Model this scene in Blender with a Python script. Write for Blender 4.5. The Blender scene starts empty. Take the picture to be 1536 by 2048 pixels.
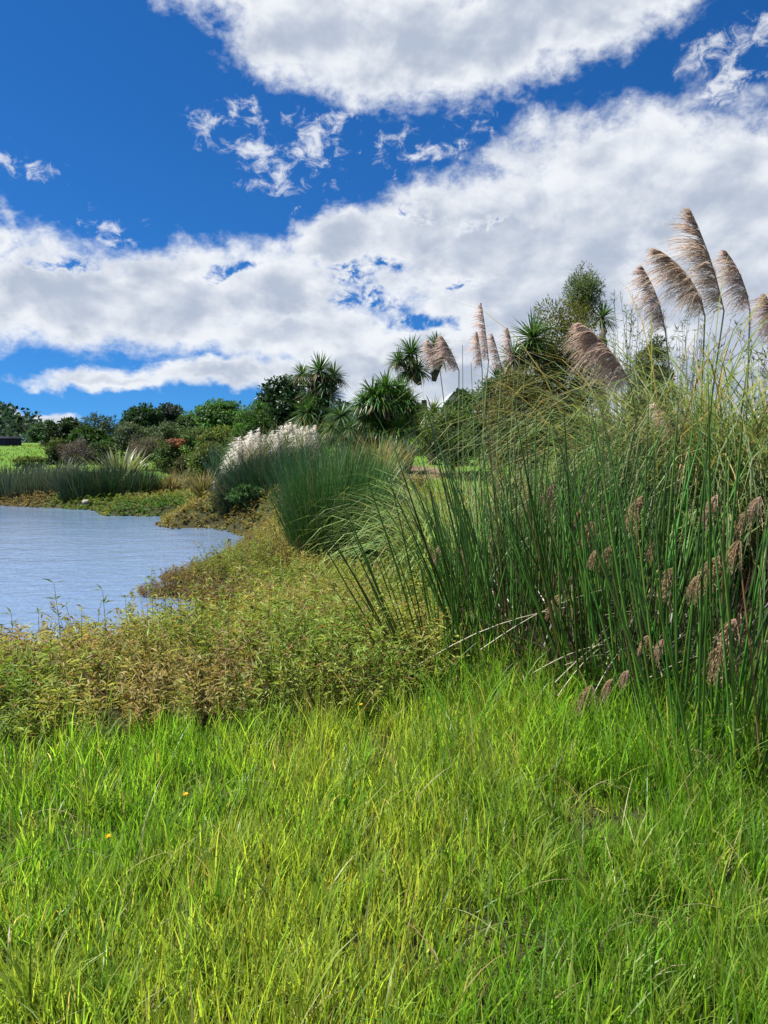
import bpy, math
import numpy as np

R = math.radians
sc = bpy.context.scene
col = sc.collection
rng = np.random.default_rng(11)

# ------------------------------------------------------------------ camera
F = 1547.0                      # focal length in pixels of the 1536 x 2048 photograph
PITCH = R(5.3)
EYE = np.array([0.0, 0.0, 2.2])  # pond surface is z = 0
cd = bpy.data.cameras.new('camera')
cam = bpy.data.objects.new('camera', cd)
col.objects.link(cam)
cd.sensor_fit = 'VERTICAL'
cd.sensor_height = 24.0
cd.lens = F / 2048.0 * 24.0
cd.clip_start = 0.05
cd.clip_end = 4000.0
cam.location = EYE
cam.rotation_euler = (math.pi / 2 - PITCH, 0, 0)
sc.camera = cam


def pray(px, py):
    xr = (px - 768.0) / F
    yr = (1024.0 - py) / F
    f = np.array([0, math.cos(PITCH), -math.sin(PITCH)])
    u = np.array([0, math.sin(PITCH), math.cos(PITCH)])
    return f + xr * np.array([1.0, 0, 0]) + yr * u


def at(px, py, Y):
    """world point seen at a pixel of the photograph, Y metres ahead"""
    d = pray(px, py)
    return EYE + d * (Y / d[1])


# ------------------------------------------------------------------ light
SUN_AZ = R(-84)     # from straight ahead towards the left
SUN_EL = R(59)
sun_dir = np.array([math.sin(SUN_AZ) * math.cos(SUN_EL), math.cos(SUN_AZ) * math.cos(SUN_EL), math.sin(SUN_EL)])
sd = bpy.data.lights.new('sun', 'SUN')
sd.energy = 5.0
sd.angle = R(0.53)
sd.color = (1.0, 0.955, 0.88)
sun = bpy.data.objects.new('sun', sd)
col.objects.link(sun)
from mathutils import Vector
sun.rotation_euler = Vector(sun_dir).to_track_quat('Z', 'Y').to_euler()
sun.location = (-30, 30, 60)

sc.view_settings.view_transform = 'Standard'
sc.view_settings.look = 'None'
sc.view_settings.gamma = 1.0
sc.view_settings.exposure = 1.25
sc.view_settings.use_curve_mapping = False

sc.cycles.use_denoising = True
sc.cycles.max_bounces = 7
sc.cycles.diffuse_bounces = 4
sc.cycles.glossy_bounces = 3
sc.cycles.transmission_bounces = 4
sc.cycles.transparent_max_bounces = 4

# ------------------------------------------------------------------ sky
world = bpy.data.worlds.new('World')
sc.world = world
world.use_nodes = True
wt = world.node_tree
wt.nodes.clear()


class NT:
    """tiny helper for wiring nodes"""
    def __init__(s, t):
        s.t = t

    def put(s, n, sock, v):
        if isinstance(v, bpy.types.NodeSocket):
            s.t.links.new(v, sock)
        else:
            sock.default_value = v

    def m(s, op, a, b=0.0, c=0.0, clamp=False):
        n = s.t.nodes.new('ShaderNodeMath')
        n.operation = op
        n.use_clamp = clamp
        s.put(n, n.inputs[0], a)
        s.put(n, n.inputs[1], b)
        s.put(n, n.inputs[2], c)
        return n.outputs[0]

    def vm(s, op, a, b=(0, 0, 0)):
        n = s.t.nodes.new('ShaderNodeVectorMath')
        n.operation = op
        s.put(n, n.inputs[0], a)
        if op == 'SCALE':
            s.put(n, n.inputs[3], b)
        else:
            s.put(n, n.inputs[1], b)
        return n.outputs['Value'] if op in ('LENGTH', 'DOT_PRODUCT') else n.outputs[0]

    def xyz(s, x, y, z=0.0):
        n = s.t.nodes.new('ShaderNodeCombineXYZ')
        for i, v in enumerate((x, y, z)):
            s.put(n, n.inputs[i], v)
        return n.outputs[0]

    def sep(s, v):
        n = s.t.nodes.new('ShaderNodeSeparateXYZ')
        s.put(n, n.inputs[0], v)
        return n.outputs

    def noise(s, v, scale, detail=8.0, rough=0.55, dist=0.0):
        n = s.t.nodes.new('ShaderNodeTexNoise')
        s.put(n, n.inputs['Vector'], v)
        n.inputs['Scale'].default_value = scale
        n.inputs['Detail'].default_value = detail
        n.inputs['Roughness'].default_value = rough
        n.inputs['Distortion'].default_value = dist
        return n.outputs['Fac']

    def ramp01(s, v, lo, hi):
        n = s.t.nodes.new('ShaderNodeMapRange')
        n.interpolation_type = 'SMOOTHSTEP'
        s.put(n, n.inputs[0], v)
        n.inputs[1].default_value = lo
        n.inputs[2].default_value = hi
        return n.outputs[0]

    def mix(s, f, a, b):
        n = s.t.nodes.new('ShaderNodeMix')
        n.data_type = 'RGBA'
        s.put(n, n.inputs[0], f)
        s.put(n, n.inputs[6], a)
        s.put(n, n.inputs[7], b)
        return n.outputs[2]


def build_sky():
    N = NT(wt)
    tc = wt.nodes.new('ShaderNodeTexCoord')
    d = N.vm('NORMALIZE', tc.outputs['Generated'])
    X, Y, Z = N.sep(d)
    az = N.m('ARCTAN2', X, Y)
    el = N.m('ARCSINE', Z)
    sky = wt.nodes.new('ShaderNodeTexSky')
    sky.sky_type = 'NISHITA'
    sky.sun_disc = False
    sky.sun_elevation = SUN_EL
    sky.sun_rotation = SUN_AZ
    sky.altitude = 0
    sky.air_density = 0.8
    sky.dust_density = 0.15
    sky.ozone_density = 3.0
    wt.links.new(N.vm('NORMALIZE', N.vm('ADD', d, (0, 0, 0.10))), sky.inputs['Vector'])
    hs = wt.nodes.new('ShaderNodeHueSaturation')
    hs.inputs['Saturation'].default_value = 1.26
    hs.inputs['Value'].default_value = 0.86
    wt.links.new(sky.outputs[0], hs.inputs['Color'])
    skyc = N.vm('MULTIPLY', hs.outputs[0], (0.30, 0.60, 0.80))
    # ---- clouds: banks set by direction (azimuth, elevation), broken up by noise on a flat cloud deck
    zz = N.m('ADD', N.m('MAXIMUM', Z, 0.0), 0.13)
    deck = N.xyz(N.m('DIVIDE', X, zz), N.m('DIVIDE', Y, zz), 0.0)
    ang = N.xyz(az, N.m('MULTIPLY', el, 1.35), 0.37)
    big = N.noise(ang, 9.0, 9.0, 0.60, 0.3)
    puff = N.noise(ang, 24.0, 7.0, 0.62, 0.2)
    banks = [  # px, py, rx, ry, rot, weight in the photograph's view
        (640, 55, 200, 125, 8, 1), (800, 75, 240, 135, 0, 1), (1010, 55, 330, 125, -6, 1), (1210, 10, 250, 115, -14, 1),
        (560, -60, 260, 110, 0, 1), (900, -110, 500, 170, 0, 1),
        (1250, 410, 300, 205, 0, 1), (1500, 420, 280, 200, 10, 1), (1000, 460, 260, 150, -18, 1), (860, 450, 190, 100, -18, 1),
        (1150, 590, 420, 160, 0, 1), (1560, 640, 320, 220, 0, 1), (690, 480, 130, 66, -14, 1), (900, 690, 260, 70, 0, .8),
        (90, 590, 280, 112, 0, 1), (350, 600, 280, 104, 0, 1), (550, 580, 180, 100, -8, 1), (600, 660, 220, 62, 0, 1), (730, 565, 190, 100, -10, .55),
        (1150, 760, 520, 110, 0, 1), (1500, 780, 300, 120, 0, 1), (860, 780, 200, 50, 0, .9),
        (-120, 560, 220, 150, 0, 1), (-10, 470, 40, 45, 0, .7),
        (230, 762, 190, 20, 0, .7), (430, 748, 260, 30, -4, .8), (690, 745, 230, 50, 0, .9), (60, 832, 90, 14, 0, .6),
    ]
    wisps = [
        (430, 245, 52, 34, 0, .75), (505, 238, 34, 34, 0, .7), (520, 310, 80, 40, 10, .75), (625, 300, 58, 74, 20, .8),
        (550, 372, 66, 28, 0, .75), (690, 240, 40, 22, -10, .6), (870, 288, 110, 44, -6, .6), (35, 325, 70, 26, 5, .55),
        (200, 460, 62, 30, 0, .6), (205, 490, 40, 14, 0, .55), (1440, 180, 95, 50, -12, .6), (1490, 88, 125, 50, -12, .75), (1545, 225, 60, 60, 0, .8),
    ]
    holes = [(695, 545, 44, 26, 20, .36), (765, 520, 30, 16, 0, .36), (740, 600, 52, 18, 10, .36), (672, 600, 26, 16, 0, .3), (835, 430, 46, 14, 10, .36), (985, 445, 60, 12, 0, .25), (925, 565, 34, 10, 0, .25), (830, 640, 60, 12, 0, .3), (110, 530, 60, 10, 0, .3), (460, 545, 60, 8, -8, .35)]

    def field(items, start):
        out = start
        for (px, py, rx, ry, rot, w) in items:
            c = pray(px, py)
            a0 = math.atan2(c[0], c[1])
            e0 = math.atan2(c[2], math.hypot(c[0], c[1]))
            cx = pray(px + 20, py)
            sx = (math.atan2(cx[0], cx[1]) - a0) / 20.0
            cy = pray(px, py - 20)
            sy = (math.atan2(cy[2], math.hypot(cy[0], cy[1])) - e0) / 20.0
            mp = wt.nodes.new('ShaderNodeMapping')
            mp.vector_type = 'TEXTURE'
            wt.links.new(N_ae, mp.inputs[0])
            mp.inputs['Location'].default_value = (a0, e0, 0)
            mp.inputs['Rotation'].default_value = (0, 0, R(-rot))
            mp.inputs['Scale'].default_value = (rx * sx, ry * sy, 1)
            ln = N.vm('LENGTH', mp.outputs[0])
            v = N.m('MULTIPLY', N.m('SUBTRACT', 1.0, ln), w)
            out = v if out is None else N.m('SMOOTH_MAX', out, v, 0.12)
        return out
    def warp(scale, amt, detail):
        n = wt.nodes.new('ShaderNodeTexNoise')
        wt.links.new(ang, n.inputs['Vector'])
        n.inputs['Scale'].default_value = scale
        n.inputs['Detail'].default_value = detail
        n.inputs['Roughness'].default_value = 0.6
        return N.vm('SCALE', N.vm('SUBTRACT', n.outputs['Color'], (0.5, 0.5, 0.5)), amt)
    w3 = N.vm('MULTIPLY', N.vm('ADD', warp(12.0, 0.075, 4.0), warp(40.0, 0.022, 4.0)), (1.0, 0.7, 0.0))
    N_ae = N.vm('ADD', N.xyz(az, el, 0.0), w3)
    M = N.m('MAXIMUM', field(banks, None), -1.0)
    Ms = N.m('MAXIMUM', field(wisps, None), -1.0)
    H = N.m('MAXIMUM', field(holes, None), -0.6)
    M = N.m('SUBTRACT', M, N.m('MULTIPLY', N.m('MAXIMUM', N.m('ADD', H, 0.25), 0.0), N.m('ADD', 0.55, N.m('MULTIPLY', N.m('SUBTRACT', N.noise(ang, 38.0, 6.0, 0.65, 0.5), 0.5), 6.0))))
    # everywhere else: the same broken cumulus
    gen = N.m('MULTIPLY', N.m('SUBTRACT', N.noise(deck, 0.55, 2.0, 0.5), 0.50), 4.0)
    side = N.ramp01(N.m('ABSOLUTE', az), R(30), R(48))
    top = N.ramp01(el, R(31), R(42))
    away = N.m('MAXIMUM', side, top)
    M = N.m('ADD', N.m('MULTIPLY', M, N.m('SUBTRACT', 1.0, away)), N.m('MULTIPLY', gen, away))
    n1 = N.m('SUBTRACT', big, 0.5)
    n2 = N.m('SUBTRACT', puff, 0.5)
    n3 = N.m('SUBTRACT', N.noise(ang, 42.0, 7.0, 0.66, 0.6), 0.5)
    D = N.m('ADD', M, N.m('ADD', N.m('MULTIPLY', n1, 1.15), N.m('ADD', N.m('MULTIPLY', n2, 0.75), N.m('MULTIPLY', n3, 0.4))))
    a1 = N.ramp01(D, -0.20, 0.36)
    Ds = N.m('ADD', N.m('MULTIPLY', Ms, 0.9), N.m('ADD', N.m('MULTIPLY', n3, 3.4), N.m('MULTIPLY', n2, 1.8)))
    a2 = N.m('MULTIPLY', N.ramp01(Ds, 0.0, 1.0), 0.85)
    alpha = N.m('MAXIMUM', a1, a2)
    # sunlit rims, greyer thick middles, sunlit knolls facing the sun
    up = N.vm('ADD', ang, (-0.016, 0.022, 0.0))
    lit = N.m('SUBTRACT', N.noise(ang, 10.0, 5.0, 0.5, 0.2), N.noise(up, 10.0, 5.0, 0.5, 0.2))
    thick = N.ramp01(N.m('ADD', M, N.m('ADD', N.m('MULTIPLY', n1, 1.6), N.m('MULTIPLY', n2, 0.4))), 0.10, 0.80)
    shade = N.m('SUBTRACT', 1.0, N.m('MULTIPLY', thick, 0.50))
    shade = N.m('ADD', shade, N.m('MULTIPLY', lit, 1.8))
    shade = N.m('ADD', shade, N.m('MULTIPLY', n2, 0.35))
    cc = N.mix(N.ramp01(shade, 0.25, 1.1), (2.5, 2.85, 3.5, 1), (4.8, 4.95, 5.15, 1))
    out = N.mix(N.m('MULTIPLY', alpha, 0.97), skyc, cc)
    bg = wt.nodes.new('ShaderNodeBackground')
    wt.links.new(out, bg.inputs[0])
    bg.inputs[1].default_value = 0.08
    wo = wt.nodes.new('ShaderNodeOutputWorld')
    wt.links.new(bg.outputs[0], wo.inputs[0])


build_sky()

# ------------------------------------------------------------------ numeric helpers
_tab = np.random.default_rng(3).random((256, 256))


def vnoise(x, y, f=1.0, seed=0):
    x = np.asarray(x, float) * f + seed * 17.3
    y = np.asarray(y, float) * f + seed * 9.7
    i = np.floor(x).astype(int)
    j = np.floor(y).astype(int)
    u = x - i
    v = y - j
    u = u * u * (3 - 2 * u)
    v = v * v * (3 - 2 * v)
    a = _tab[i % 256, j % 256]
    b = _tab[(i + 1) % 256, j % 256]
    c = _tab[i % 256, (j + 1) % 256]
    d = _tab[(i + 1) % 256, (j + 1) % 256]
    return (a * (1 - u) + b * u) * (1 - v) + (c * (1 - u) + d * u) * v


def fbm(x, y, f=1.0, seed=0):
    return (vnoise(x, y, f, seed) + .5 * vnoise(x, y, f * 2.1, seed + 1) + .25 * vnoise(x, y, f * 4.3, seed + 2)) / 1.75


def sstep(a, b, x):
    t = np.clip((np.asarray(x, float) - a) / (b - a), 0, 1)
    return t * t * (3 - 2 * t)


def unit(v):
    return v / np.maximum(np.linalg.norm(v, axis=-1, keepdims=True), 1e-9)


# ------------------------------------------------------------------ terrain
shore = np.array([(-90, 27.5), (-45, 27), (-13, 26.2), (-10.6, 25), (-9.1, 24.4), (-8.05, 22.5), (-6.27, 22.4), (-5.77, 20.0),
                  (-5.28, 19.3), (-4.25, 19.4), (-3.1, 17.7), (-2.85, 16.6), (-2.7, 13.9), (-3.03, 12.5), (-3.26, 11.6),
                  (-3.45, 11.1), (-3.35, 10.8), (-2.85, 10.65), (-2.45, 10.3), (-2.15, 9.5), (-1.98, 8.8), (-2.0, 8.2), (-2.3, 7.5), (-2.7, 7.0),
                  (-3.2, 6.65), (-3.8, 6.4), (-10, 6.2), (-45, 5.5), (-90, 5)])


def shore_dist(x, y):
    """distance to the waterline in metres, negative over the pond"""
    x = np.atleast_1d(np.asarray(x, float)).ravel()
    y = np.atleast_1d(np.asarray(y, float)).ravel()
    best = np.full(x.shape, 1e9)
    inside = np.zeros(x.shape, bool)
    n = len(shore)
    for i in range(n):
        a = shore[i]
        b = shore[(i + 1) % n]
        e = b - a
        t = np.clip(((x - a[0]) * e[0] + (y - a[1]) * e[1]) / (e @ e), 0, 1)
        best = np.minimum(best, np.hypot(x - a[0] - t * e[0], y - a[1] - t * e[1]))
        if abs(e[1]) > 1e-9:
            c = ((a[1] > y) != (b[1] > y)) & (x < a[0] + (y - a[1]) / e[1] * e[0])
            inside ^= c
    return np.where(inside, -best, best)


def ground(x, y, d=None):
    shp = np.shape(x)
    x = np.atleast_1d(np.asarray(x, float)).ravel()
    y = np.atleast_1d(np.asarray(y, float)).ravel()
    if d is None:
        d = shore_dist(x, y)
    z = np.where(d > 0, 0.26 * (1 - np.exp(-np.maximum(d, 0) / 0.5)), -0.7 * (1 - np.exp(np.minimum(d, 0) / 0.8)))
    land = sstep(0.0, 1.2, d)
    z = z + land * 0.33 * (1 - sstep(4.4, 8.5, y))
    left = np.clip(0.043 * (y - 27), 0, 1.45)
    right = np.clip(0.125 * (y - 12.5), 0, 1.85)
    w = sstep(-7.5, 0.5, x - 0.05 * (y - 20))
    z = z + land * (left * (1 - w) + right * w)
    z = z + land * 0.62 * sstep(5.4, 8.6, y) * sstep(0.7, 2.3, x) * (1 - sstep(11, 17, y))
    z = z + land * 0.07 * (fbm(x, y, 0.9, 4) - 0.5)
    return z.reshape(shp) if shp else float(z[0])


def hit(px, py, lift=0.0):
    """ground point under a pixel of the photograph"""
    d = pray(px, py)
    t = np.linspace(1.5, 120, 6000)
    p = EYE + d[None] * t[:, None]
    g = ground(p[:, 0], p[:, 1]) + lift
    k = np.argmax(p[:, 2] < g)
    return p[k]


# ------------------------------------------------------------------ materials
def leaf_mat(name, trans=0.4, rough=0.5, spec=0.35, noise=3.0, amt=0.35, gain=1.25, tt=(1.15, 1.1, .55)):
    m = bpy.data.materials.new(name)
    m.use_nodes = True
    t = m.node_tree
    t.nodes.clear()
    N = NT(t)
    at_ = t.nodes.new('ShaderNodeAttribute')
    at_.attribute_name = 'Col'
    geo = t.nodes.new('ShaderNodeNewGeometry')
    nz = N.noise(geo.outputs['Position'], noise, 3.0, 0.6)
    k = N.m('ADD', 1.0 - amt * 0.5, N.m('MULTIPLY', nz, amt))
    c = N.vm('SCALE', at_.outputs['Color'], k)
    pb = t.nodes.new('ShaderNodeBsdfPrincipled')
    t.links.new(c, pb.inputs['Base Color'])
    pb.inputs['Roughness'].default_value = rough
    pb.inputs['Specular IOR Level'].default_value = spec
    o = t.nodes.new('ShaderNodeOutputMaterial')
    if trans > 0:
        tr = t.nodes.new('ShaderNodeBsdfTranslucent')
        c2 = N.vm('MULTIPLY', c, (gain * tt[0], gain * tt[1], gain * tt[2]))
        t.links.new(c2, tr.inputs['Color'])
        mx = t.nodes.new('ShaderNodeMixShader')
        mx.inputs[0].default_value = trans
        t.links.new(pb.outputs[0], mx.inputs[1])
        t.links.new(tr.outputs[0], mx.inputs[2])
        t.links.new(mx.outputs[0], o.inputs[0])
    else:
        t.links.new(pb.outputs[0], o.inputs[0])
    return m


M_GRASS = leaf_mat('grass_blade', 0.55, 0.42, 0.4, gain=1.5)
M_LEAF = leaf_mat('leaf', 0.35, 0.6, 0.22)
M_DARK = leaf_mat('glossy_leaf', 0.25, 0.42, 0.35)
M_RUSH = leaf_mat('rush', 0.12, 0.38, 0.45, 8.0)
M_PLUME = leaf_mat('plume_fluff', 0.55, 0.8, 0.1, 6.0, 0.25, 0.95, (1.0, .98, .95))
M_BARK = leaf_mat('bark', 0.0, 0.9, 0.1, 14.0, 0.9)
M_SOIL = leaf_mat('soil_and_turf', 0.0, 0.95, 0.05, 2.2, 0.8)
M_HILL = leaf_mat('hill_bush', 0.0, 0.95, 0.05, 0.15, 0.9)


def water_mat():
    m = bpy.data.materials.new('pond_water')
    m.use_nodes = True
    t = m.node_tree
    N = NT(t)
    pb = t.nodes['Principled BSDF']
    pb.inputs['Base Color'].default_value = (0.10, 0.155, 0.25, 1)
    pb.inputs['Roughness'].default_value = 0.06
    pb.inputs['IOR'].default_value = 1.333
    geo = t.nodes.new('ShaderNodeNewGeometry')
    p = N.vm('MULTIPLY', geo.outputs['Position'], (0.55, 1.0, 1.0))
    rot = t.nodes.new('ShaderNodeMapping')
    rot.inputs['Rotation'].default_value = (0, 0, R(-14))
    t.links.new(p, rot.inputs[0])
    p = rot.outputs[0]
    h1 = N.noise(p, 5.0, 4.0, 0.6, 0.4)
    h2 = N.noise(p, 1.1, 2.0, 0.5, 0.3)
    h3 = N.noise(p, 16.0, 2.0, 0.5)
    h = N.m('ADD', N.m('ADD', N.m('MULTIPLY', h1, 0.022), N.m('MULTIPLY', h2, 0.035)), N.m('MULTIPLY', h3, 0.005))
    b = t.nodes.new('ShaderNodeBump')
    b.inputs['Strength'].default_value = 1.0
    b.inputs['Distance'].default_value = 1.0
    t.links.new(h, b.inputs['Height'])
    t.links.new(b.outputs[0], pb.inputs['Normal'])
    return m


# ------------------------------------------------------------------ mesh helpers
class Geo:
    def __init__(s):
        s.v = []
        s.c = []
        s.q = []
        s.t = []
        s.n = 0

    def add(s, v, c, q=None, t=None):
        v = np.asarray(v, float).reshape(-1, 3)
        c = np.broadcast_to(np.asarray(c, float).reshape(-1, 3), v.shape) if np.size(c) == 3 else np.asarray(c, float).reshape(-1, 3)
        s.v.append(v)
        s.c.append(c)
        if q is not None:
            s.q.append(np.asarray(q, int).reshape(-1, 4) + s.n)
        if t is not None:
            s.t.append(np.asarray(t, int).reshape(-1, 3) + s.n)
        s.n += len(v)

    def mesh(s, name, mat, origin=(0, 0, 0), flat=False):
        v = np.concatenate(s.v) - np.asarray(origin)[None]
        c = np.concatenate(s.c)
        q = np.concatenate(s.q) if s.q else np.zeros((0, 4), int)
        t = np.concatenate(s.t) if s.t else np.zeros((0, 3), int)
        me = bpy.data.meshes.new(name)
        me.vertices.add(len(v))
        me.vertices.foreach_set('co', v.astype(np.float32).ravel())
        loops = np.concatenate([q.ravel(), t.ravel()]).astype(np.int32)
        me.loops.add(len(loops))
        me.loops.foreach_set('vertex_index', loops)
        starts = np.concatenate([np.arange(len(q)) * 4, len(q) * 4 + np.arange(len(t)) * 3]).astype(np.int32)
        me.polygons.add(len(starts))
        me.polygons.foreach_set('loop_start', starts)
        if flat:
            me.polygons.foreach_set('use_smooth', np.zeros(len(starts), bool))
        a = me.attributes.new('Col', 'FLOAT_COLOR', 'POINT')
        a.data.foreach_set('color', np.concatenate([c, np.ones((len(c), 1))], 1).astype(np.float32).ravel())
        me.update(calc_edges=True)
        me.materials.append(mat)
        return me

    def obj(s, name, mat, parent=None, kind=None, flat=False, origin=None):
        if origin is None:
            origin = tuple(parent['_o']) if parent is not None else (0, 0, 0)
        o = bpy.data.objects.new(name, s.mesh(name, mat, origin, flat))
        col.objects.link(o)
        if parent is not None:
            o.parent = parent
            o['_o'] = list(origin)
        else:
            o.location = origin
        if kind:
            o['kind'] = kind
        return o


def thing(name, label, cat, loc, group=None):
    o = bpy.data.objects.new(name, None)
    col.objects.link(o)
    o.empty_display_size = 0.2
    o.location = loc
    o['label'] = label
    o['category'] = cat
    o['_o'] = [float(a) for a in loc]
    if group:
        o['group'] = group
    return o


def ribbons(g, P, W, S, C):
    P = np.asarray(P, float)
    n, k, _ = P.shape
    S = np.asarray(S, float)
    if S.ndim == 2:
        S = S[:, None, :]
    W = np.broadcast_to(W, (n, k))[..., None] * 0.5
    v = np.stack([P - S * W, P + S * W], 2)          # n k 2 3
    C = np.asarray(C, float)
    if C.ndim == 2:
        C = C[:, None, :]
    c = np.broadcast_to(C[:, :, None, :], (n, k, 2, 3))
    b = (np.arange(n) * k * 2)[:, None] + (np.arange(k - 1) * 2)[None]
    q = np.stack([b, b + 1, b + 3, b + 2], -1)
    g.add(v, c.reshape(-1, 3), q=q)


def tubes(g, P, Rd, C, ns=4):
    P = np.asarray(P, float)
    n, k, _ = P.shape
    T = np.gradient(P, axis=1)
    T = unit(T)
    ref = np.where(np.abs(T[..., 2:3]) > 0.9, np.array([1.0, 0, 0]), np.array([0, 0, 1.0]))
    ref = np.broadcast_to(ref[:, :1], T.shape)
    A = unit(np.cross(T, ref))
    B = np.cross(T, A)
    th = np.arange(ns) / ns * 2 * np.pi
    Rd = np.broadcast_to(Rd, (n, k))
    v = P[:, :, None] + (A[:, :, None] * np.cos(th)[None, None, :, None] + B[:, :, None] * np.sin(th)[None, None, :, None]) * Rd[:, :, None, None]
    C = np.asarray(C, float)
    if C.ndim == 1:
        C = np.broadcast_to(C, (n, 3))
    if C.ndim == 2:
        C = C[:, None]
    c = np.broadcast_to(C[:, :, None, :], (n, k, ns, 3))
    base = (np.arange(n) * k * ns)[:, None, None] + (np.arange(k - 1) * ns)[None, :, None]
    i = np.arange(ns)[None, None]
    j = (np.arange(ns) + 1)[None, None] % ns
    q = np.stack([base + i, base + j, base + ns + j, base + ns + i], -1)
    g.add(v, c.reshape(-1, 3), q=q)


def leaves(g, C0, D, Nn, L, W, C, fold=0.25, drop=0.0):
    """folded lance leaves: base C0, direction D, normal hint Nn"""
    n = len(C0)
    D = unit(np.asarray(D, float))
    S = unit(np.cross(D, Nn))
    U = np.cross(S, D)
    L = np.broadcast_to(L, (n,))[:, None]
    W = np.broadcast_to(W, (n,))[:, None]
    mid = C0 + D * L * 0.42
    tip = C0 + D * L - np.array([0, 0, 1.0]) * L * drop
    a = mid - S * W * 0.5 + U * W * fold
    b = mid + S * W * 0.5 + U * W * fold
    v = np.stack([C0, a, tip, b], 1)
    c = np.broadcast_to(np.asarray(C, float)[:, None], (n, 4, 3))
    i = np.arange(n) * 4
    t = np.concatenate([np.stack([i, i + 2, i + 1], -1), np.stack([i, i + 3, i + 2], -1)])
    g.add(v.reshape(-1, 3), c.reshape(-1, 3), t=t)


def blades(base, azm, tilt, curl, L, k=5, p=1.4):
    """curves rising from base, tilting over by curl along their length"""
    n = len(base)
    t = np.linspace(0, 1, k)
    tm = (t[:-1] + t[1:]) * 0.5
    th = tilt[:, None] + curl[:, None] * tm[None] ** p
    st = (L / (k - 1))[:, None]
    h = np.concatenate([np.zeros((n, 1)), np.cumsum(np.sin(th) * st, 1)], 1)
    z = np.concatenate([np.zeros((n, 1)), np.cumsum(np.cos(th) * st, 1)], 1)
    P = np.stack([h * np.cos(azm)[:, None], h * np.sin(azm)[:, None], z], -1) + base[:, None]
    return P


def side_of(azm, tw):
    s = np.stack([-np.sin(azm), np.cos(azm), 0 * azm], -1)
    h = np.stack([np.cos(azm), np.sin(azm), 0 * azm], -1)
    return s * np.cos(tw)[:, None] + h * np.sin(tw)[:, None]


def U(a, b, n=None):
    return rng.uniform(a, b, n)


def G(n, s=1.0):
    return rng.normal(0, s, n)


def tint(base, n, var=0.18, hue=0.10):
    base = np.asarray(base, float)
    k = np.clip(1 + G((n, 1), var), 0.45, 1.8)
    h = 1 + G((n, 3), hue) * np.array([1.0, 0.45, 0.9])
    return np.clip(base[None] * k * np.clip(h, 0.5, 1.6), 0.002, 0.95)


def mixc(a, b, f):
    return np.asarray(a)[None] * (1 - f)[:, None] + np.asarray(b)[None] * f[:, None]


# ================================================================== SETTING
def build_ground():
    def axis(lo, hi, fine0, fine1, step, grow=1.09):
        a = list(np.arange(fine0, fine1, step))
        s = step
        x = fine1
        while x < hi:
            a.append(x)
            s *= grow
            x += s
        a.append(hi)
        s = step
        x = fine0 - step
        while x > lo:
            a.insert(0, x)
            s *= grow
            x -= s
        a.insert(0, lo)
        return np.array(a)
    xs = axis(-900, 900, -14, 9, 0.28)
    ys = axis(-60, 1500, -1, 32, 0.28)
    Xg, Yg = np.meshgrid(xs, ys, indexing='ij')
    x = Xg.ravel()
    y = Yg.ravel()
    d = shore_dist(x, y)
    z = ground(x, y, d)
    # colours the ground itself has: turf, damp soil at the banks, mulch bed
    n = fbm(x, y, 0.7, 8)[:, None]
    turf = np.array([0.07, 0.135, 0.022]) * (0.75 + 0.5 * n)
    soil = np.array([0.030, 0.030, 0.014]) * (0.7 + 0.6 * n)
    near = sstep(9, 5, y)
    c = turf.copy()
    bank = np.clip(1 - sstep(0.3, 2.2, d) + 0.0, 0, 1)[:, None]
    c = c * (1 - bank) + soil * bank
    nb = (sstep(4.0, 5.0, y) * (1 - sstep(14, 19, y)))[:, None]
    c = c * (1 - nb) + soil * nb
    c = c * (1 - near[:, None]) + soil * near[:, None]
    mulch = sstep(1.0, 0.7, np.hypot((x - 0.65) / 1.2, (y - 21.0) / 1.6))[:, None]
    c = c * (1 - mulch) + np.array([0.15, 0.10, 0.075]) * (0.6 + 0.8 * n) * mulch
    g = Geo()
    nx, ny = len(xs), len(ys)
    i = np.arange(nx - 1)[:, None] * ny + np.arange(ny - 1)[None]
    g.add(np.stack([x, y, z], -1), c, q=np.stack([i, i + ny, i + ny + 1, i + 1], -1))
    o = g.obj('ground', M_SOIL, kind='structure')
    w = Geo()
    w.add([(-80, 5.2, 0), (3, 5.2, 0), (3, 29, 0), (-80, 29, 0)], (0.1, 0.1, 0.1), q=[(0, 1, 2, 3)])
    w.obj('pond_water', water_mat(), kind='structure')


build_ground()


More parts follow.
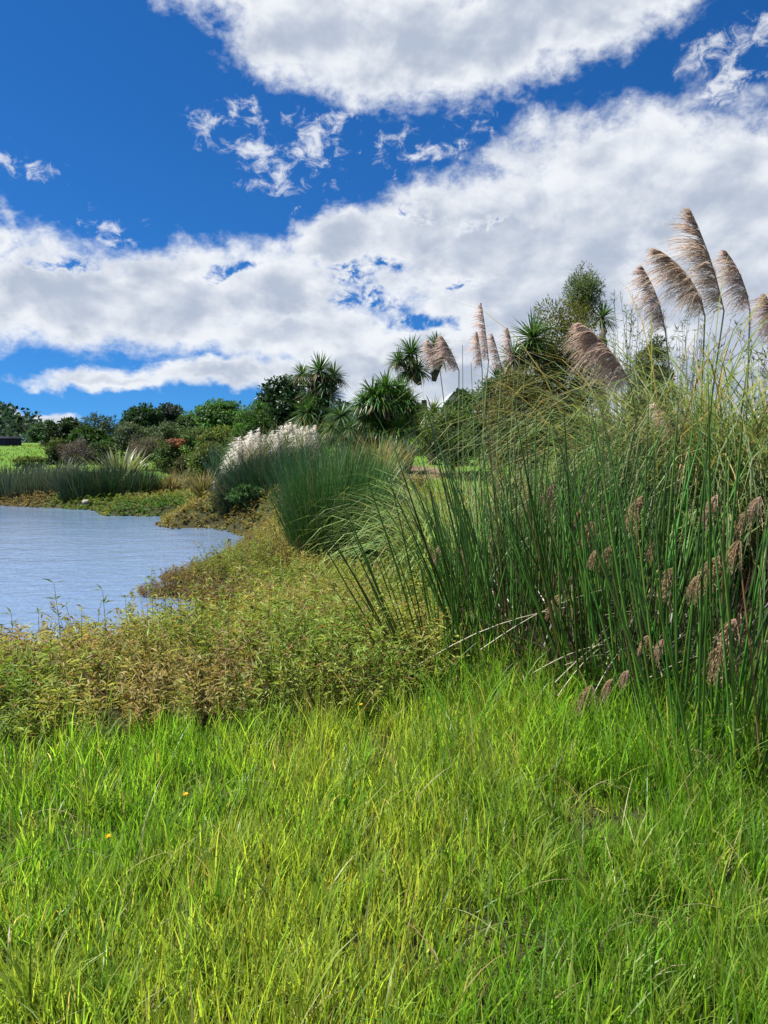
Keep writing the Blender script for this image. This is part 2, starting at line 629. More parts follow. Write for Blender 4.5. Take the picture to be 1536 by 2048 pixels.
def hill(label, prof, Y, depth, colr):  # colr is a bluish green with the far haze mixed into it
    """ridge at distance Y following (px, py) crest points"""
    px = np.array([p[0] for p in prof], float)
    pz = np.array([at(p[0], p[1], Y)[2] for p in prof])
    wx = np.array([at(p[0], p[1], Y)[0] for p in prof])
    xs = np.linspace(wx[0], wx[-1], 150)
    cz = np.interp(xs, wx, pz)
    vs = np.linspace(0, 1, 34)
    Xg, Vg = np.meshgrid(xs, vs, indexing='ij')
    prof_v = np.sin(np.clip(Vg * 1.25, 0, 1) * np.pi / 2)
    Zg = 1.2 + (cz[:, None] - 1.2) * prof_v
    Zg = Zg * np.where(Vg > 0.8, 1 - (Vg - 0.8) * 2.5, 1)
    Zg = Zg + (fbm(Xg, Vg * depth, 0.12, 5) - .5) * 1.6 * prof_v
    Yg = Y - depth * 0.8 + Vg * depth
    g = Geo()
    ny = len(vs)
    i = np.arange(len(xs) - 1)[:, None] * ny + np.arange(ny - 1)[None]
    g.add(np.stack([Xg, Yg, Zg], -1), np.array(colr), q=np.stack([i, i + ny, i + ny + 1, i + 1], -1))
    o = g.obj('hill', M_HILL, kind='structure')
    # the bush covering it, seen as one mass
    n = 2700
    a = rng.integers(0, len(xs), n)
    b = rng.integers(0, int(ny * .86), n)
    base = np.stack([Xg[a, b], Yg[a, b], Zg[a, b]], -1) + G((n, 3), 0.6)
    g2 = Geo()
    m = 7
    cen = np.repeat(base, m, 0) + G((n * m, 3), .8) * np.array([1.1, 1.1, 0.5]) + np.array([0, 0, 0.8])
    cb = np.repeat(tint(colr, n, 0.3, 0.12), m, 0)
    D = unit(G((n * m, 3)))
    leaves(g2, cen, D, unit(G((n * m, 3)) + np.array([0, 0, 1.2])), U(.7, 1.5, n * m), U(.6, 1.1, n * m), cb)
    f = g2.obj('hillside_forest', M_LEAF, kind='stuff')
    f['label'] = label
    f['category'] = 'forest'


hill('dark bush covering the far hill at the left edge',
     [(-900, 800), (-500, 790), (-200, 800), (-60, 812), (0, 818), (40, 832), (90, 858), (160, 884), (260, 888)], 190, 60, (0.022, 0.048, 0.035))
hill('distant dark wooded ridge glimpsed between the two cabbage trees',
     [(420, 884), (560, 850), (640, 822), (690, 812), (740, 824), (860, 850), (1000, 862), (1500, 850), (2200, 840)], 260, 70, (0.022, 0.045, 0.045))

# ================================================================== TREES
GREEN = (0.042, 0.095, 0.022)


def crown_leaves(g, cen, rad, K, M, leafL, leafW, colr, clump=0.30, shell=0.55, flat=0.7, var=0.22, drop=0.1, up=0.6):
    cen = np.asarray(cen, float)
    rad = np.asarray(rad, float)
    dirs = unit(G((K, 3)))
    r = U(shell, 1.0, K) ** 0.6
    cc = cen + dirs * rad * r[:, None] * (1 - clump * 0.5)
    size = U(0.65, 1.25, K) * clump
    ck = tint(colr, K, var, 0.10)
    M = int(M * 1.15)
    n = K * M
    idx = np.repeat(np.arange(K), M)
    off = unit(G((n, 3))) * (U(0.25, 1.0, n) ** 0.5)[:, None]
    P = cc[idx] + off * size[idx][:, None] * rad.min() * np.array([1.25, 1.25, flat]) * 1.15
    D = unit(off * 0.8 + G((n, 3)) * 0.7 - np.array([0, 0, drop]))
    Nn = unit(off * 0.7 + G((n, 3)) * 0.45 + np.array([0, 0, up]))
    c = ck[idx] * np.clip(1 + G((n, 1), 0.16), .5, 1.6)
    leaves(g, P, D, Nn, U(.55, 1.1, n) * leafL, U(.55, 1.1, n) * leafW, c)
    return cc


def limb(g, a, b, r0, r1, colr, wob=0.06, k=6):
    a = np.asarray(a, float)
    b = np.asarray(b, float)
    t = np.linspace(0, 1, k)[:, None]
    L = np.linalg.norm(b - a)
    P = a + (b - a) * t + G((k, 3), wob * L) * np.sin(t * np.pi) * np.array([1, 1, .5])
    tubes(g, P[None], (r0 + (r1 - r0) * t[:, 0])[None], np.array(colr)[None], 7)
    return P


def tree(label, px, ytop, ybot, wpx, Y, colr, K=46, M=90, leaf=(.22, .12), clump=.30, shell=.5, flat=.7, bark=(.09, .07, .055),
         mat=None, name='tree', cat='tree', nlimb=6, low=True, var=.22, trunk_r=None, up=.6, group=None, depthk=1.0):
    top = at(px, ytop, Y)
    bot = at(px, ybot, Y)
    cx = top[0]
    gz = ground(cx, Y)
    base = np.array([cx, Y, gz - 0.05])
    t = thing(name, label, cat, base, group)
    rx = wpx / 2 / F * Y
    bz = max(bot[2], gz + 0.08)
    if low:
        b2 = min(bz, gz + 0.12 * (top[2] - gz))
        K = int(K * min(1.9, ((top[2] - b2) / (top[2] - bz)) ** .8))
        bz = b2
    rz = (top[2] - bz) / 2
    cen = np.array([cx, Y, bz + rz])
    g = Geo()
    cc = crown_leaves(g, cen, (rx, rx * depthk, rz), K, M, leaf[0], leaf[1], colr, clump, shell, flat, var, up=up)
    tr = trunk_r or min(.13, max(0.03, 0.028 * (top[2] - gz)))
    tg = Geo()
    fork = base * 0.45 + cen * 0.55
    fork[2] = max(gz + 0.25, min(fork[2], cen[2]))
    limb(tg, base, fork, tr, tr * 0.7, bark, 0.04)
    tk = tg.obj('trunk', M_BARK, t)
    for i in rng.permutation(len(cc))[:nlimb]:
        bg = Geo()
        limb(bg, fork, cc[i], tr * 0.6, tr * 0.12, bark)
        b = bg.obj('branch', M_BARK, tk)
    g.obj('crown', mat or M_LEAF, t)
    return t


# far left group beyond the lawn
tree('dark round-topped tree nearest the far wooded hill', 132, 834, 902, 96, 52, (.020, .045, .018), 60, 90, (.30, .18))
tree('pale-stemmed bushy tree at the far end of the left lawn', 84, 846, 888, 46, 62, (.040, .075, .032), 30, 70, (.30, .14), shell=.6)
tree('airy feathery-topped tree with sky showing through, left', 206, 822, 890, 86, 50, (.032, .055, .026), 34, 44, (.34, .09), clump=.22, shell=.3)
tree('dark green bushy tree below the feathery-topped tree', 178, 856, 912, 84, 45, (.028, .062, .016), 50, 80, (.26, .14))
tree('tall dark tree left of the pair on the skyline', 284, 806, 872, 72, 62, (.022, .055, .020), 50, 90, (.30, .18))
tree('blue-green dark tree right of the pair on the skyline', 336, 807, 858, 66, 64, (.024, .045, .034), 46, 80, (.30, .18))
tree('mid green tree between the skyline pair and the flat-topped tree', 378, 824, 872, 58, 56, (.045, .085, .030), 40, 80, (.26, .15))
tree('broad flat-topped tree with bright layered crown on the skyline', 441, 794, 856, 108, 52, (.048, .115, .030), 62, 95, (.26, .15), flat=.32, shell=.4, up=1.4, clump=.34)
tree('olive shrub at the lawn edge under the dark tree', 118, 872, 914, 50, 42, (.055, .085, .018), 26, 70, (.20, .10), cat='shrub', name='shrub')
tree('sage green rounded shrub behind the flax', 258, 846, 896, 62, 46, (.060, .085, .050), 36, 80, (.18, .09), cat='shrub', name='shrub')
tree('grey-green shrub below the blue-green skyline tree', 325, 842, 888, 78, 48, (.062, .090, .052), 40, 80, (.18, .09), cat='shrub', name='shrub')
tree('bright mid green shrub below the flat-topped tree, left', 396, 846, 888, 62, 44, (.060, .105, .035), 36, 80, (.18, .09), cat='shrub', name='shrub')
tree('yellow-green shrub below the flat-topped tree, right', 446, 848, 890, 66, 40, (.095, .130, .025), 36, 80, (.16, .08), cat='shrub', name='shrub')
tree('yellow-green small bush left of the yellow-green shrub', 414, 858, 892, 44, 38, (.085, .115, .030), 26, 70, (.14, .08), cat='shrub', name='shrub')
tree('leafless grey-purple twiggy bush left of the flax', 152, 876, 926, 62, 36, (.085, .075, .080), 40, 70, (.20, .025), shell=.2, cat='bush', name='bush', bark=(.12, .10, .10), nlimb=10)
tree('grey-brown twiggy bush right of the flax', 290, 858, 906, 66, 38, (.080, .075, .062), 36, 70, (.20, .03), shell=.2, cat='bush', name='bush', bark=(.12, .10, .09), nlimb=10)
tree('green bush with pinkish red new leaves', 342, 880, 930, 70, 33, (.050, .085, .026), 36, 80, (.13, .07), cat='bush', name='bush')
tree('dark green dense bush left of the sage flax', 205, 876, 930, 80, 37, (.030, .062, .018), 36, 80, (.16, .09), cat='bush', name='bush')
tree('olive bush behind the grey-brown twiggy bush', 312, 872, 912, 60, 40, (.048, .078, .024), 30, 80, (.16, .08), cat='bush', name='bush')
tree('dark bush between the grey-purple bush and the olive shrub', 118, 884, 926, 44, 37, (.022, .045, .014), 26, 80, (.16, .09), cat='bush', name='bush')
tree('lime green bush at the lawn edge left of the white plumes', 418, 880, 925, 76, 27, (.075, .110, .025), 36, 80, (.11, .06), cat='bush', name='bush')
tree('dark olive low bush beside the pinkish bush', 372, 908, 940, 60, 31, (.045, .055, .022), 26, 70, (.12, .05), cat='bush', name='bush')
tree('small olive scrub bush on the left lawn', 60, 913, 930, 84, 38, (.080, .125, .022), 26, 60, (.16, .08), cat='bush', name='bush')
tree('dark glossy broadleaf tree left of the clustered cabbage tree', 572, 744, 880, 112, 31, (.016, .042, .014), 86, 95, (.20, .13), mat=M_DARK, clump=.26)
tree('bright green feathery tree in front of the broadleaf tree', 510, 800, 878, 92, 29, (.040, .100, .018), 60, 95, (.14, .05), clump=.28)
tree('deep green shrub at the foot of the broadleaf tree', 606, 850, 910, 80, 26, (.020, .050, .016), 40, 80, (.14, .08), mat=M_DARK, cat='shrub', name='shrub')
tree('green hedge-like shrub behind the low cabbage tree trunk', 908, 812, 896, 124, 20.5, (.055, .095, .022), 60, 90, (.11, .055), cat='shrub', name='shrub')
tree('dark shrub mass behind the small low cabbage tree', 704, 842, 900, 150, 28, (.022, .050, .018), 46, 80, (.16, .09), cat='shrub', name='shrub')
tree('leafy shrub right of the round cabbage tree', 838, 800, 862, 40, 27, (.045, .085, .020), 26, 70, (.14, .07), cat='shrub', name='shrub')
tree('small dark bush on the skyline behind the pale plumes', 926, 770, 806, 60, 34, (.030, .065, .020), 26, 60, (.18, .10), cat='bush', name='bush')
tree('rounded green bush behind the upright plume stems', 986, 736, 840, 96, 19, (.040, .085, .018), 50, 90, (.10, .045), cat='bush', name='bush')
tree('olive fine-leaved tree with a feathery leading shoot', 1128, 582, 800, 196, 16, (.085, .095, .018), 110, 130, (.10, .028), clump=.26, shell=.25, flat=1.2, bark=(.11, .08, .06), depthk=.9, nlimb=10)
tree('thin grey-green feathery treetop above the olive tree', 1166, 538, 640, 84, 16.6, (.085, .125, .050), 46, 120, (.10, .018), clump=.26, shell=.15, flat=1.6, bark=(.12, .09, .07), nlimb=14, trunk_r=.05, low=False)
tree('dark olive dense tree behind the leaning plumes', 1308, 648, 770, 92, 14, (.065, .080, .015), 80, 130, (.095, .028), clump=.26, shell=.2)
tree('brownish olive shrub below the fine-leaved tree', 1040, 720, 850, 150, 14.5, (.085, .085, .024), 60, 150, (.08, .024), clump=.28, shell=.3, cat='shrub', name='shrub')


# red-tipped new leaves on the pinkish bush
def red_tips():
    host = [o for o in col.objects if o.get('label', '').startswith('green bush with pinkish')][0]
    c = at(350, 886, 32.6)
    g = Geo()
    crown_leaves(g, c, (.52, .5, .22), 16, 60, .12, .06, (.24, .11, .075), .34, .3)
    g.obj('red_new_leaves', M_LEAF, host)


red_tips()


def wispy(label, px, ytop, ybot, wpx, Y, n, colr, leafy=6, name='shrub'):
    """open shrub of thin upright twigs with narrow leaflets"""
    top = at(px, ytop, Y)
    base = np.array([top[0], Y, ground(top[0], Y)])
    t = thing(name, label, 'shrub', base)
    H = top[2] - base[2]
    rw = wpx / 2 / F * Y
    b = base + np.stack([G(n, .10), G(n, .10), np.zeros(n)], -1)
    azm = U(0, 2 * np.pi, n)
    til = np.abs(G(n, 1.0)) * rw / H * 0.75
    P = blades(b, azm, til, U(-.1, .5, n), U(.72, 1.02, n) * H, 9)
    g = Geo()
    tubes(g, P, np.linspace(.008, .002, 9)[None] * np.ones((n, 1)), tint((.14, .15, .08), n), 3)
    g.obj('twigs', M_LEAF, t, kind='stuff')
    g = Geo()
    m = n * 9 * leafy
    i = np.repeat(np.arange(n), 9 * leafy)
    k = np.tile(np.repeat(np.arange(9), leafy), n)
    keep = k >= 4
    i, k = i[keep], k[keep]
    f = U(0, 1, len(i))[:, None]
    p0 = P[i, k] * (1 - f) + P[i, np.minimum(k + 1, 8)] * f
    D = unit(G((len(i), 3)) + np.array([-.4, 0, .7]))
    leaves(g, p0, D, unit(G((len(i), 3))), U(.05, .14, len(i)), U(.006, .014, len(i)), tint(colr, len(i)))
    g.obj('leaflets', M_LEAF, t, kind='stuff')


wispy('wispy pale green shrub between the leaning and upright plumes', 1262, 600, 900, 90, 12, 46, (.11, .15, .07))
wispy('wispy grey-green shrub behind the tallest plumes', 1370, 610, 900, 90, 11.5, 46, (.11, .14, .08))
wispy('thin dark twiggy shrub at the right edge under the plume', 1522, 640, 900, 60, 10.5, 26, (.030, .035, .030), 7)

# ---- cabbage trees
CAB = (.045, .105, .028)


def leaf_head(cen, r, n, colr, droop=.5, maxth=2.2, w=None):
    g = Geo()
    n = int(n)
    th = np.arccos(np.clip(U(math.cos(maxth), 1.0, n), -1, 1))
    ph = U(0, 2 * np.pi, n)
    D = np.stack([np.sin(th) * np.cos(ph), np.sin(th) * np.sin(ph), np.cos(th)], -1)
    L = r * U(.80, 1.12, n)
    k = 5
    t = np.linspace(0.04, 1, k)
    sag = droop * U(.3, 1.3, n) * (0.25 + np.sin(th))
    P = cen[None, None] + D[:, None] * (L[:, None] * t[None])[..., None]
    P[..., 2] -= (sag * L)[:, None] * t[None] ** 2.2 * 0.55
    S = unit(np.cross(D, np.array([0, 0, 1.0]) + G((n, 3), .25)))
    w = w or 0.055 * r
    W = np.array([.45, .9, 1.0, .65, .06])[None] * w * U(.8, 1.2, n)[:, None]
    c = tint(colr, n, .2, .1)
    old = (th > 1.75) & (U(0, 1, n) < .35)
    c[old] = tint((.17, .14, .07), old.sum())
    ribbons(g, P, W, S, c)
    return g


def skirt(g, cen, r, n, colr=(.13, .10, .065)):
    ph = U(0, 2 * np.pi, n)
    b = cen + np.stack([np.cos(ph), np.sin(ph), 0 * ph], -1) * r * .12
    P = blades(b, ph, U(1.3, 1.9, n), U(.8, 1.5, n), r * U(.7, 1.2, n), 4, .6)
    ribbons(g, P, np.array([.7, 1, .8, .1])[None] * .05 * r, side_of(ph, G(n, .4)), tint(colr, n))


def cabbage(label, base_px, Y, heads, forks, n=150, colr=CAB, droop=.5, skirts=True, maxth=2.2, trunk_r=.13):
    b = at(base_px, 880, Y)
    base = np.array([b[0], Y, ground(b[0], Y) - .05])
    t = thing('cabbage_tree', label, 'cabbage tree', base)
    fk = [at(x, y, Y) for x, y in forks]
    tg = Geo()
    limb(tg, base, fk[0], trunk_r, trunk_r * .75, (.075, .062, .05), .02, 7)
    tk = tg.obj('trunk', M_BARK, t)
    for j, (x, y, r) in enumerate(heads):
        c = at(x, y, Y + U(-.5, .5))
        rr = r / F * Y
        f = min(fk, key=lambda q: np.linalg.norm(q - c))
        bg = Geo()
        limb(bg, f, c - (c - f) * .02, trunk_r * .6, trunk_r * .38, (.075, .062, .05), .04)
        bg.obj('branch', M_BARK, tk)
        h = leaf_head(c, rr, n, colr, droop, maxth)
        if skirts and U(0, 1) < .6:
            skirt(h, c - np.array([0, 0, rr * .12]), rr * .9, int(n * .25))
        h.obj('leaf_head', M_DARK, t)
    return t


cabbage('tall cabbage tree with stacked leaf heads behind the white plumes', 645, 27,
        [(640, 742, 44), (604, 748, 30), (668, 752, 36), (652, 768, 34), (628, 782, 42), (660, 792, 40), (640, 806, 40), (618, 826, 46), (648, 842, 44), (606, 850, 36)],
        [(645, 850), (640, 790), (642, 760)], 190)
cabbage('small low cabbage tree beside the tall clustered one', 684, 24,
        [(682, 832, 46), (664, 856, 34), (700, 858, 30)], [(684, 860)], 170, (.055, .11, .04), .6)
cabbage('dense round-headed cabbage tree with a dark drooping skirt', 778, 25,
        [(772, 778, 47), (745, 788, 45), (800, 784, 47), (728, 806, 40), (758, 802, 50), (790, 806, 50), (815, 806, 42), (738, 830, 42), (770, 836, 50), (802, 836, 50), (822, 830, 40), (760, 856, 40), (796, 860, 42)],
        [(778, 850), (775, 815)], 210, (.050, .125, .022), .85, True, 1.9)
cabbage('tall open-branched cabbage tree with dark dead skirts', 850, 28,
        [(822, 708, 46), (796, 722, 30), (836, 738, 40), (816, 742, 36), (872, 690, 32), (886, 716, 34), (868, 722, 30)],
        [(848, 800), (838, 768), (868, 762)], 170)
cabbage('short yellow-green cabbage tree standing over the mulch', 866, 22.5, [(866, 826, 44), (880, 838, 34)], [(864, 842)], 150, (.085, .125, .030), .9, True, 2.3)
cabbage('cabbage tree with upright spiky head beside the olive tree', 1064, 15.2,
        [(1066, 676, 62), (1026, 716, 44), (1072, 712, 50), (1018, 752, 40)], [(1062, 760), (1062, 725)], 150, (.045, .11, .026), .35)
cabbage('cabbage tree head poking out right of the olive tree', 1206, 17, [(1204, 636, 42)], [(1206, 680)], 120, (.040, .10, .030), .3)
cabbage('dark cabbage tree half hidden behind the plume stems', 1000, 17.5, [(1000, 764, 46), (978, 782, 40), (1016, 790, 42)], [(1000, 800)], 150, (.030, .075, .024), .6)

# ================================================================== FLAX AND TUSSOCKS


def flax(label, px, Y, ytop, wpx, n, colr, width=.06, curl=.7, cat='flax', name='flax_plant', dry=.08):
    c = at(px, 880, Y)
    base = np.array([c[0], Y, ground(c[0], Y)])
    H = at(px, ytop, Y)[2] - base[2]
    rw = wpx / 2 / F * Y
    t = thing(name, label, cat, base)
    azm = U(0, 2 * np.pi, n)
    b = base + np.stack([np.cos(azm), np.sin(azm), 0 * azm], -1) * (U(0, .35, n) * rw)[:, None]
    til = U(0, 1, n) ** .8 * math.atan2(rw, H) * 1.25
    L = H * U(.6, 1.08, n) / np.cos(til * .6)
    P = blades(b, azm, til, U(.1, 1.4, n) * curl, L, 7, 2.2)
    g = Geo()
    W = np.array([.5, .9, 1, 1, .85, .55, .05])[None] * width * U(.7, 1.2, n)[:, None]
    cc = tint(colr, n, .22, .08)
    k = U(0, 1, n) < dry
    cc[k] = tint((.22, .18, .09), k.sum())
    ribbons(g, P, W, side_of(azm, G(n, .35)), cc)
    g.obj('leaves', M_DARK if width > .03 else M_LEAF, t, kind='stuff' if n > 250 else None)
    return t


flax('sage green spiky flax behind the dark far reeds', 238, 30, 886, 130, 190, (.15, .185, .11), .075, .6)
flax('grey-green flax left of the spiky sage flax', 128, 33, 912, 90, 90, (.085, .115, .070), .07, .5)
flax('blue-green upright flax left of the white plumes', 436, 23.5, 884, 60, 80, (.040, .095, .065), .05, .3)
flax('silver-edged flax right of the white plumes', 690, 19.5, 868, 110, 90, (.13, .16, .12), .045, .9)
flax('dry tan-topped tussock in front of the round cabbage tree', 756, 18, 852, 150, 420, (.15, .15, .06), .018, 1.3, 'tussock', 'grass_tussock', .45)
flax('tall green reedy tussock between the rush clump and the tan tussock', 752, 14.5, 880, 130, 420, (.060, .11, .03), .016, .5, 'tussock', 'grass_tussock')
flax('teal flax leaves at the foot of the round cabbage tree', 810, 21, 858, 60, 70, (.040, .085, .065), .05, .9)
flax('brownish round tussock on the far grassy bank', 338, 27, 938, 76, 420, (.11, .105, .055), .02, 1.5, 'tussock', 'grass_tussock', .4)
flax('drooping olive tussock left of the white-plumed pampas', 406, 22.5, 930, 74, 420, (.095, .10, .045), .016, 1.7, 'tussock', 'grass_tussock', .3)
flax('dark brown low tussock behind the grassy bank', 366, 29, 920, 110, 260, (.065, .065, .03), .02, 1.4, 'tussock', 'grass_tussock', .25)


# ================================================================== RUSHES AT MIDDLE AND FAR DISTANCE
def rush_mass(label, px0, px1, ytop, Y, n, colr, width=.012, splay=.35, name='rush_clump', H=None, basew=.7, wind=0.0, depth=.5, dead=.06, curl=.25):
    a = at(px0, 880, Y)[0]
    b = at(px1, 880, Y)[0]
    cx = (a + b) / 2
    hw = (b - a) / 2
    base = np.array([cx, Y, ground(cx, Y)])
    t = thing(name, label, 'rushes', base)
    u = U(-1, 1, n)
    v = U(-1, 1, n)
    x = cx + u * hw * basew
    y = Y + v * depth
    z = ground(x, y) - .03
    Hm = H or (at((px0 + px1) / 2, ytop, Y)[2] - base[2])
    out = np.stack([u * splay + wind + G(n, .13), v * splay * .7 + G(n, .13)], -1)
    azm = np.arctan2(out[:, 1], out[:, 0])
    til = np.hypot(out[:, 0], out[:, 1])
    L = Hm * (.5 + .58 * U(0, 1, n) ** .7) * (1 - .15 * np.abs(u)) * (0.76 + .46 * vnoise(x * 2.5, y * 2.5, 1, 6))
    P = blades(np.stack([x, y, z], -1), azm, til, G(n, curl) + curl * .6, L, 6, 1.6)
    g = Geo()
    c = tint(colr, n, .2, .10)
    k = U(0, 1, n) < dead
    c[k] = tint((.20, .17, .09), k.sum())
    W = np.array([1, 1, .95, .85, .6, .12])[None] * width * U(.7, 1.3, n)[:, None]
    ribbons(g, P, W, side_of(azm, U(-1.5, 1.5, n)), c)
    g.obj('stems', M_RUSH, t, kind='stuff')
    return t


rush_mass('grey-green reed bed at the far left edge of the pond', -120, 128, 926, 27.6, 3400, (.075, .110, .070), .022, .22, depth=1.0, basew=.98, wind=-.06, name='reed_bed')
rush_mass('dark green reed bed below the sage flax on the far shore', 132, 304, 926, 26.2, 3200, (.024, .058, .024), .022, .28, depth=.8, basew=.95, name='reed_bed')
rush_mass('grey leafy reeds where the two far reed beds meet', 108, 160, 920, 26.9, 500, (.075, .095, .065), .024, .4, depth=.6, name='reed_bed')
rush_mass('dense dark green rush clump standing in front of the white plumes', 560, 776, 872, 12.0, 3600, (.042, .122, .028), .0090, .18, depth=.7, basew=.62, dead=.05)
rush_mass('blue-green rushes leaning left under the white plumes', 424, 640, 892, 20.6, 3200, (.030, .072, .034), .014, .40, depth=.9, basew=.66, wind=-.14, dead=.05)
rush_mass('blue-green rush clump right behind the dense dark clump', 690, 800, 930, 13.2, 1100, (.034, .080, .038), .010, .36, depth=.6, wind=.05)
rush_mass('bare brown stalks at the left foot of the dense rush clump', 520, 610, 1030, 11.3, 150, (.14, .10, .065), .009, .55, depth=.4, wind=-.25, dead=.5)

tree('small bright green bush under the white-plumed pampas', 492, 966, 1036, 72, 19.4, (.030, .080, .018), 30, 80, (.08, .04), name='shrub', cat='shrub', trunk_r=.02)
tree('dark twiggy low shrub left of the small bright green bush', 448, 964, 1026, 64, 20.0, (.045, .055, .028), 30, 70, (.07, .02), name='shrub', cat='shrub', trunk_r=.02)


# ================================================================== PAMPAS AND TOETOE PLUMES
def plume(base, tip, n, Lmax, colr, wind=(-1.0, 0.0, -0.35), bulge=.12, width=.0045, spread=.6):
    """feathery flower head: drooping strands along a nodding axis"""
    base = np.asarray(base, float)
    tip = np.asarray(tip, float)
    wind = unit(np.asarray(wind, float))
    Lg = np.linalg.norm(tip - base)
    ctrl = (base + tip) / 2 - wind * np.array([1, 1, 0]) * Lg * bulge + np.array([0, 0, Lg * bulge * .8])
    n = int(n * .62)
    s = U(0, 1, n) ** .9
    def ax(q):
        q = q[:, None]
        return base * (1 - q) ** 2 + ctrl * 2 * q * (1 - q) + tip * q ** 2
    def tan(q):
        q = q[:, None]
        return unit((ctrl - base) * (1 - q) + (tip - ctrl) * q)
    nt = 34
    tuft = np.minimum((s * nt).astype(int), nt - 1) * 3 + rng.integers(0, 3, n)
    tr_ = G((nt * 3, 3), 1.0)
    tl = U(.45, 1.35, nt * 3)
    s = np.clip((np.floor(s * nt) + U(0.1, .6, n)) / nt, 0, 1)
    p0 = ax(s)
    T = tan(s)
    L = Lmax * (0.42 + 0.85 * np.sin(np.clip(s * .80 + .22, 0, 1) * np.pi) ** .8) * U(.35, 1.3, n) * tl[tuft]
    L *= (1 - .45 * s ** 3)
    ra = unit(G((n, 3)))
    wh = unit(wind * np.array([1, 1, 0.0]))
    d0 = unit(T * .9 + unit(tr_[tuft]) * spread * .5 + ra * .15 + wh * .25)
    d1 = unit(wh * (.45 + .75 * s)[:, None] + np.array([0, 0, -1.0]) * (-wind[2] * 1.3 + .5 - .75 * s)[:, None] + tr_[tuft] * spread * .26 + ra * spread * .16)
    k = 6
    t = np.linspace(0, 1, k)
    P = np.zeros((n, k, 3))
    P[:, 0] = p0
    for i in range(1, k):
        f = ((i - .5) / (k - 1)) ** .75
        dd = unit(d0 * (1 - f) + d1 * f + G((n, 3), .05))
        P[:, i] = P[:, i - 1] + dd * (L / (k - 1))[:, None]
    W = np.array([.7, 1.0, 1.1, 1.0, .7, .2])[None] * width * U(.6, 1.4, n)[:, None]
    g = Geo()
    S = unit(np.cross(d1, G((n, 3))))
    ribbons(g, P, W, S, tint(colr, n, .16, .05))
    # hairs along the strands
    m = n * 2
    i = rng.integers(0, n, m)
    f = rng.integers(1, k - 1, m)
    q0 = P[i, f] + (P[i, f + 1] - P[i, f]) * U(0, 1, m)[:, None]
    hd = unit(unit(P[i, f + 1] - P[i, f]) + G((m, 3), .35))
    leaves(g, q0, hd, unit(G((m, 3))), U(.08, .22, m) * Lmax * .6, width * U(.6, 1.1, m), tint(np.asarray(colr) * 1.08, m, .16, .05))
    return g, ax


def stalk(root, base, r0, r1, colr, sway=.0, k=8):
    root = np.asarray(root, float)
    base = np.asarray(base, float)
    t = np.linspace(0, 1, k)[:, None]
    mid = np.array([root[0] * .6 + base[0] * .4, root[1] * .6 + base[1] * .4, (root[2] + base[2]) / 2])
    P = root * (1 - t) ** 2 + mid * 2 * t * (1 - t) + base * t ** 2
    g = Geo()
    tubes(g, P[None], np.linspace(r0, r1, k)[None], np.asarray(colr)[None], 6)
    return g


def arching(base, n, Lr, colr, width, til=(.05, .6), curl=(1.0, 2.4), wind=0.0, spread=.25, dry=.15, k=9, drycol=(.24, .20, .10)):
    azm = U(0, 2 * np.pi, n)
    b = base + np.stack([G(n, spread), G(n, spread), np.zeros(n)], -1)
    b[:, 2] = ground(b[:, 0], b[:, 1])
    hx = np.cos(azm) + wind
    azm = np.arctan2(np.sin(azm), hx)
    P = blades(b, azm, U(*til, n), U(*curl, n), U(*Lr, n), k, 1.9)
    P[:, :, 2] = np.maximum(P[:, :, 2], ground(P[:, :, 0], P[:, :, 1]) + .02)
    c = tint(colr, n, .2, .08)
    q = U(0, 1, n) < dry
    c[q] = tint(drycol, q.sum())
    W = np.concatenate([[.8], np.ones(k - 4), [.8, .5, .08]])[None] * width * U(.6, 1.3, n)[:, None]
    g = Geo()
    ribbons(g, P, W, side_of(azm, G(n, .5)), c)
    return g


# white-plumed pampas on the far bank
def white_pampas():
    pts = [(463, 903), (470, 884), (482, 872), (497, 870), (505, 862), (520, 857), (532, 870), (548, 862), (557, 866), (566, 852),
           (575, 848), (584, 845), (593, 850), (586, 868), (598, 864), (607, 854), (618, 852), (633, 851), (628, 880), (560, 886),
           (576, 884), (480, 892), (461, 926), (500, 880), (541, 874), (512, 876), (490, 884), (570, 866)]
    for lab, lo, hi, cx in (('white-plumed pampas grass, left half of the pale plume bank', 0, 527, 500),
                            ('white-plumed pampas grass, right half of the pale plume bank', 527, 999, 590)):
        Y = 22.0 if lo == 0 else 21.7
        b = at(cx, 880, Y)
        base = np.array([b[0], Y, ground(b[0], Y)])
        t = thing('pampas_grass', lab, 'pampas grass', base, 'pale pampas grass on the far bank')
        arching(base, 420, (1.2, 2.2), (.065, .105, .045), .016, (.05, .5), (.4, 1.6), 0, .35).obj('leaves', M_LEAF, t, kind='stuff')
        for (x, y) in pts:
            if not (lo <= x < hi):
                continue
            yy = Y + U(-.35, .35)
            tip = at(x, y, yy)
            bs = at(x + 7 + U(-4, 4), y + U(50, 66), yy)
            root = base + np.array([G(None, .12), G(None, .12), 0])
            st = stalk(root, bs, .008, .005, (.20, .22, .11)).obj('flower_stalk', M_LEAF, t)
            pg, _ = plume(bs, tip, 420, .30, (.82, .78, .72), (-.5, -.1, -.4), .05, .011, .9)
            pg.obj('plume', M_PLUME, st)


white_pampas()
t_ = at(434, 965, 21)
_b = thing('fallen_plume', 'pale fallen plume lying in the dark scrub left of the pampas', 'plume', at(434, 985, 21))
plume(at(440, 985, 21), at(430, 962, 21), 300, .14, (.60, .55, .50), (-.4, -.1, -.8), .05, .008)[0].obj('plume_strands', M_PLUME, _b)


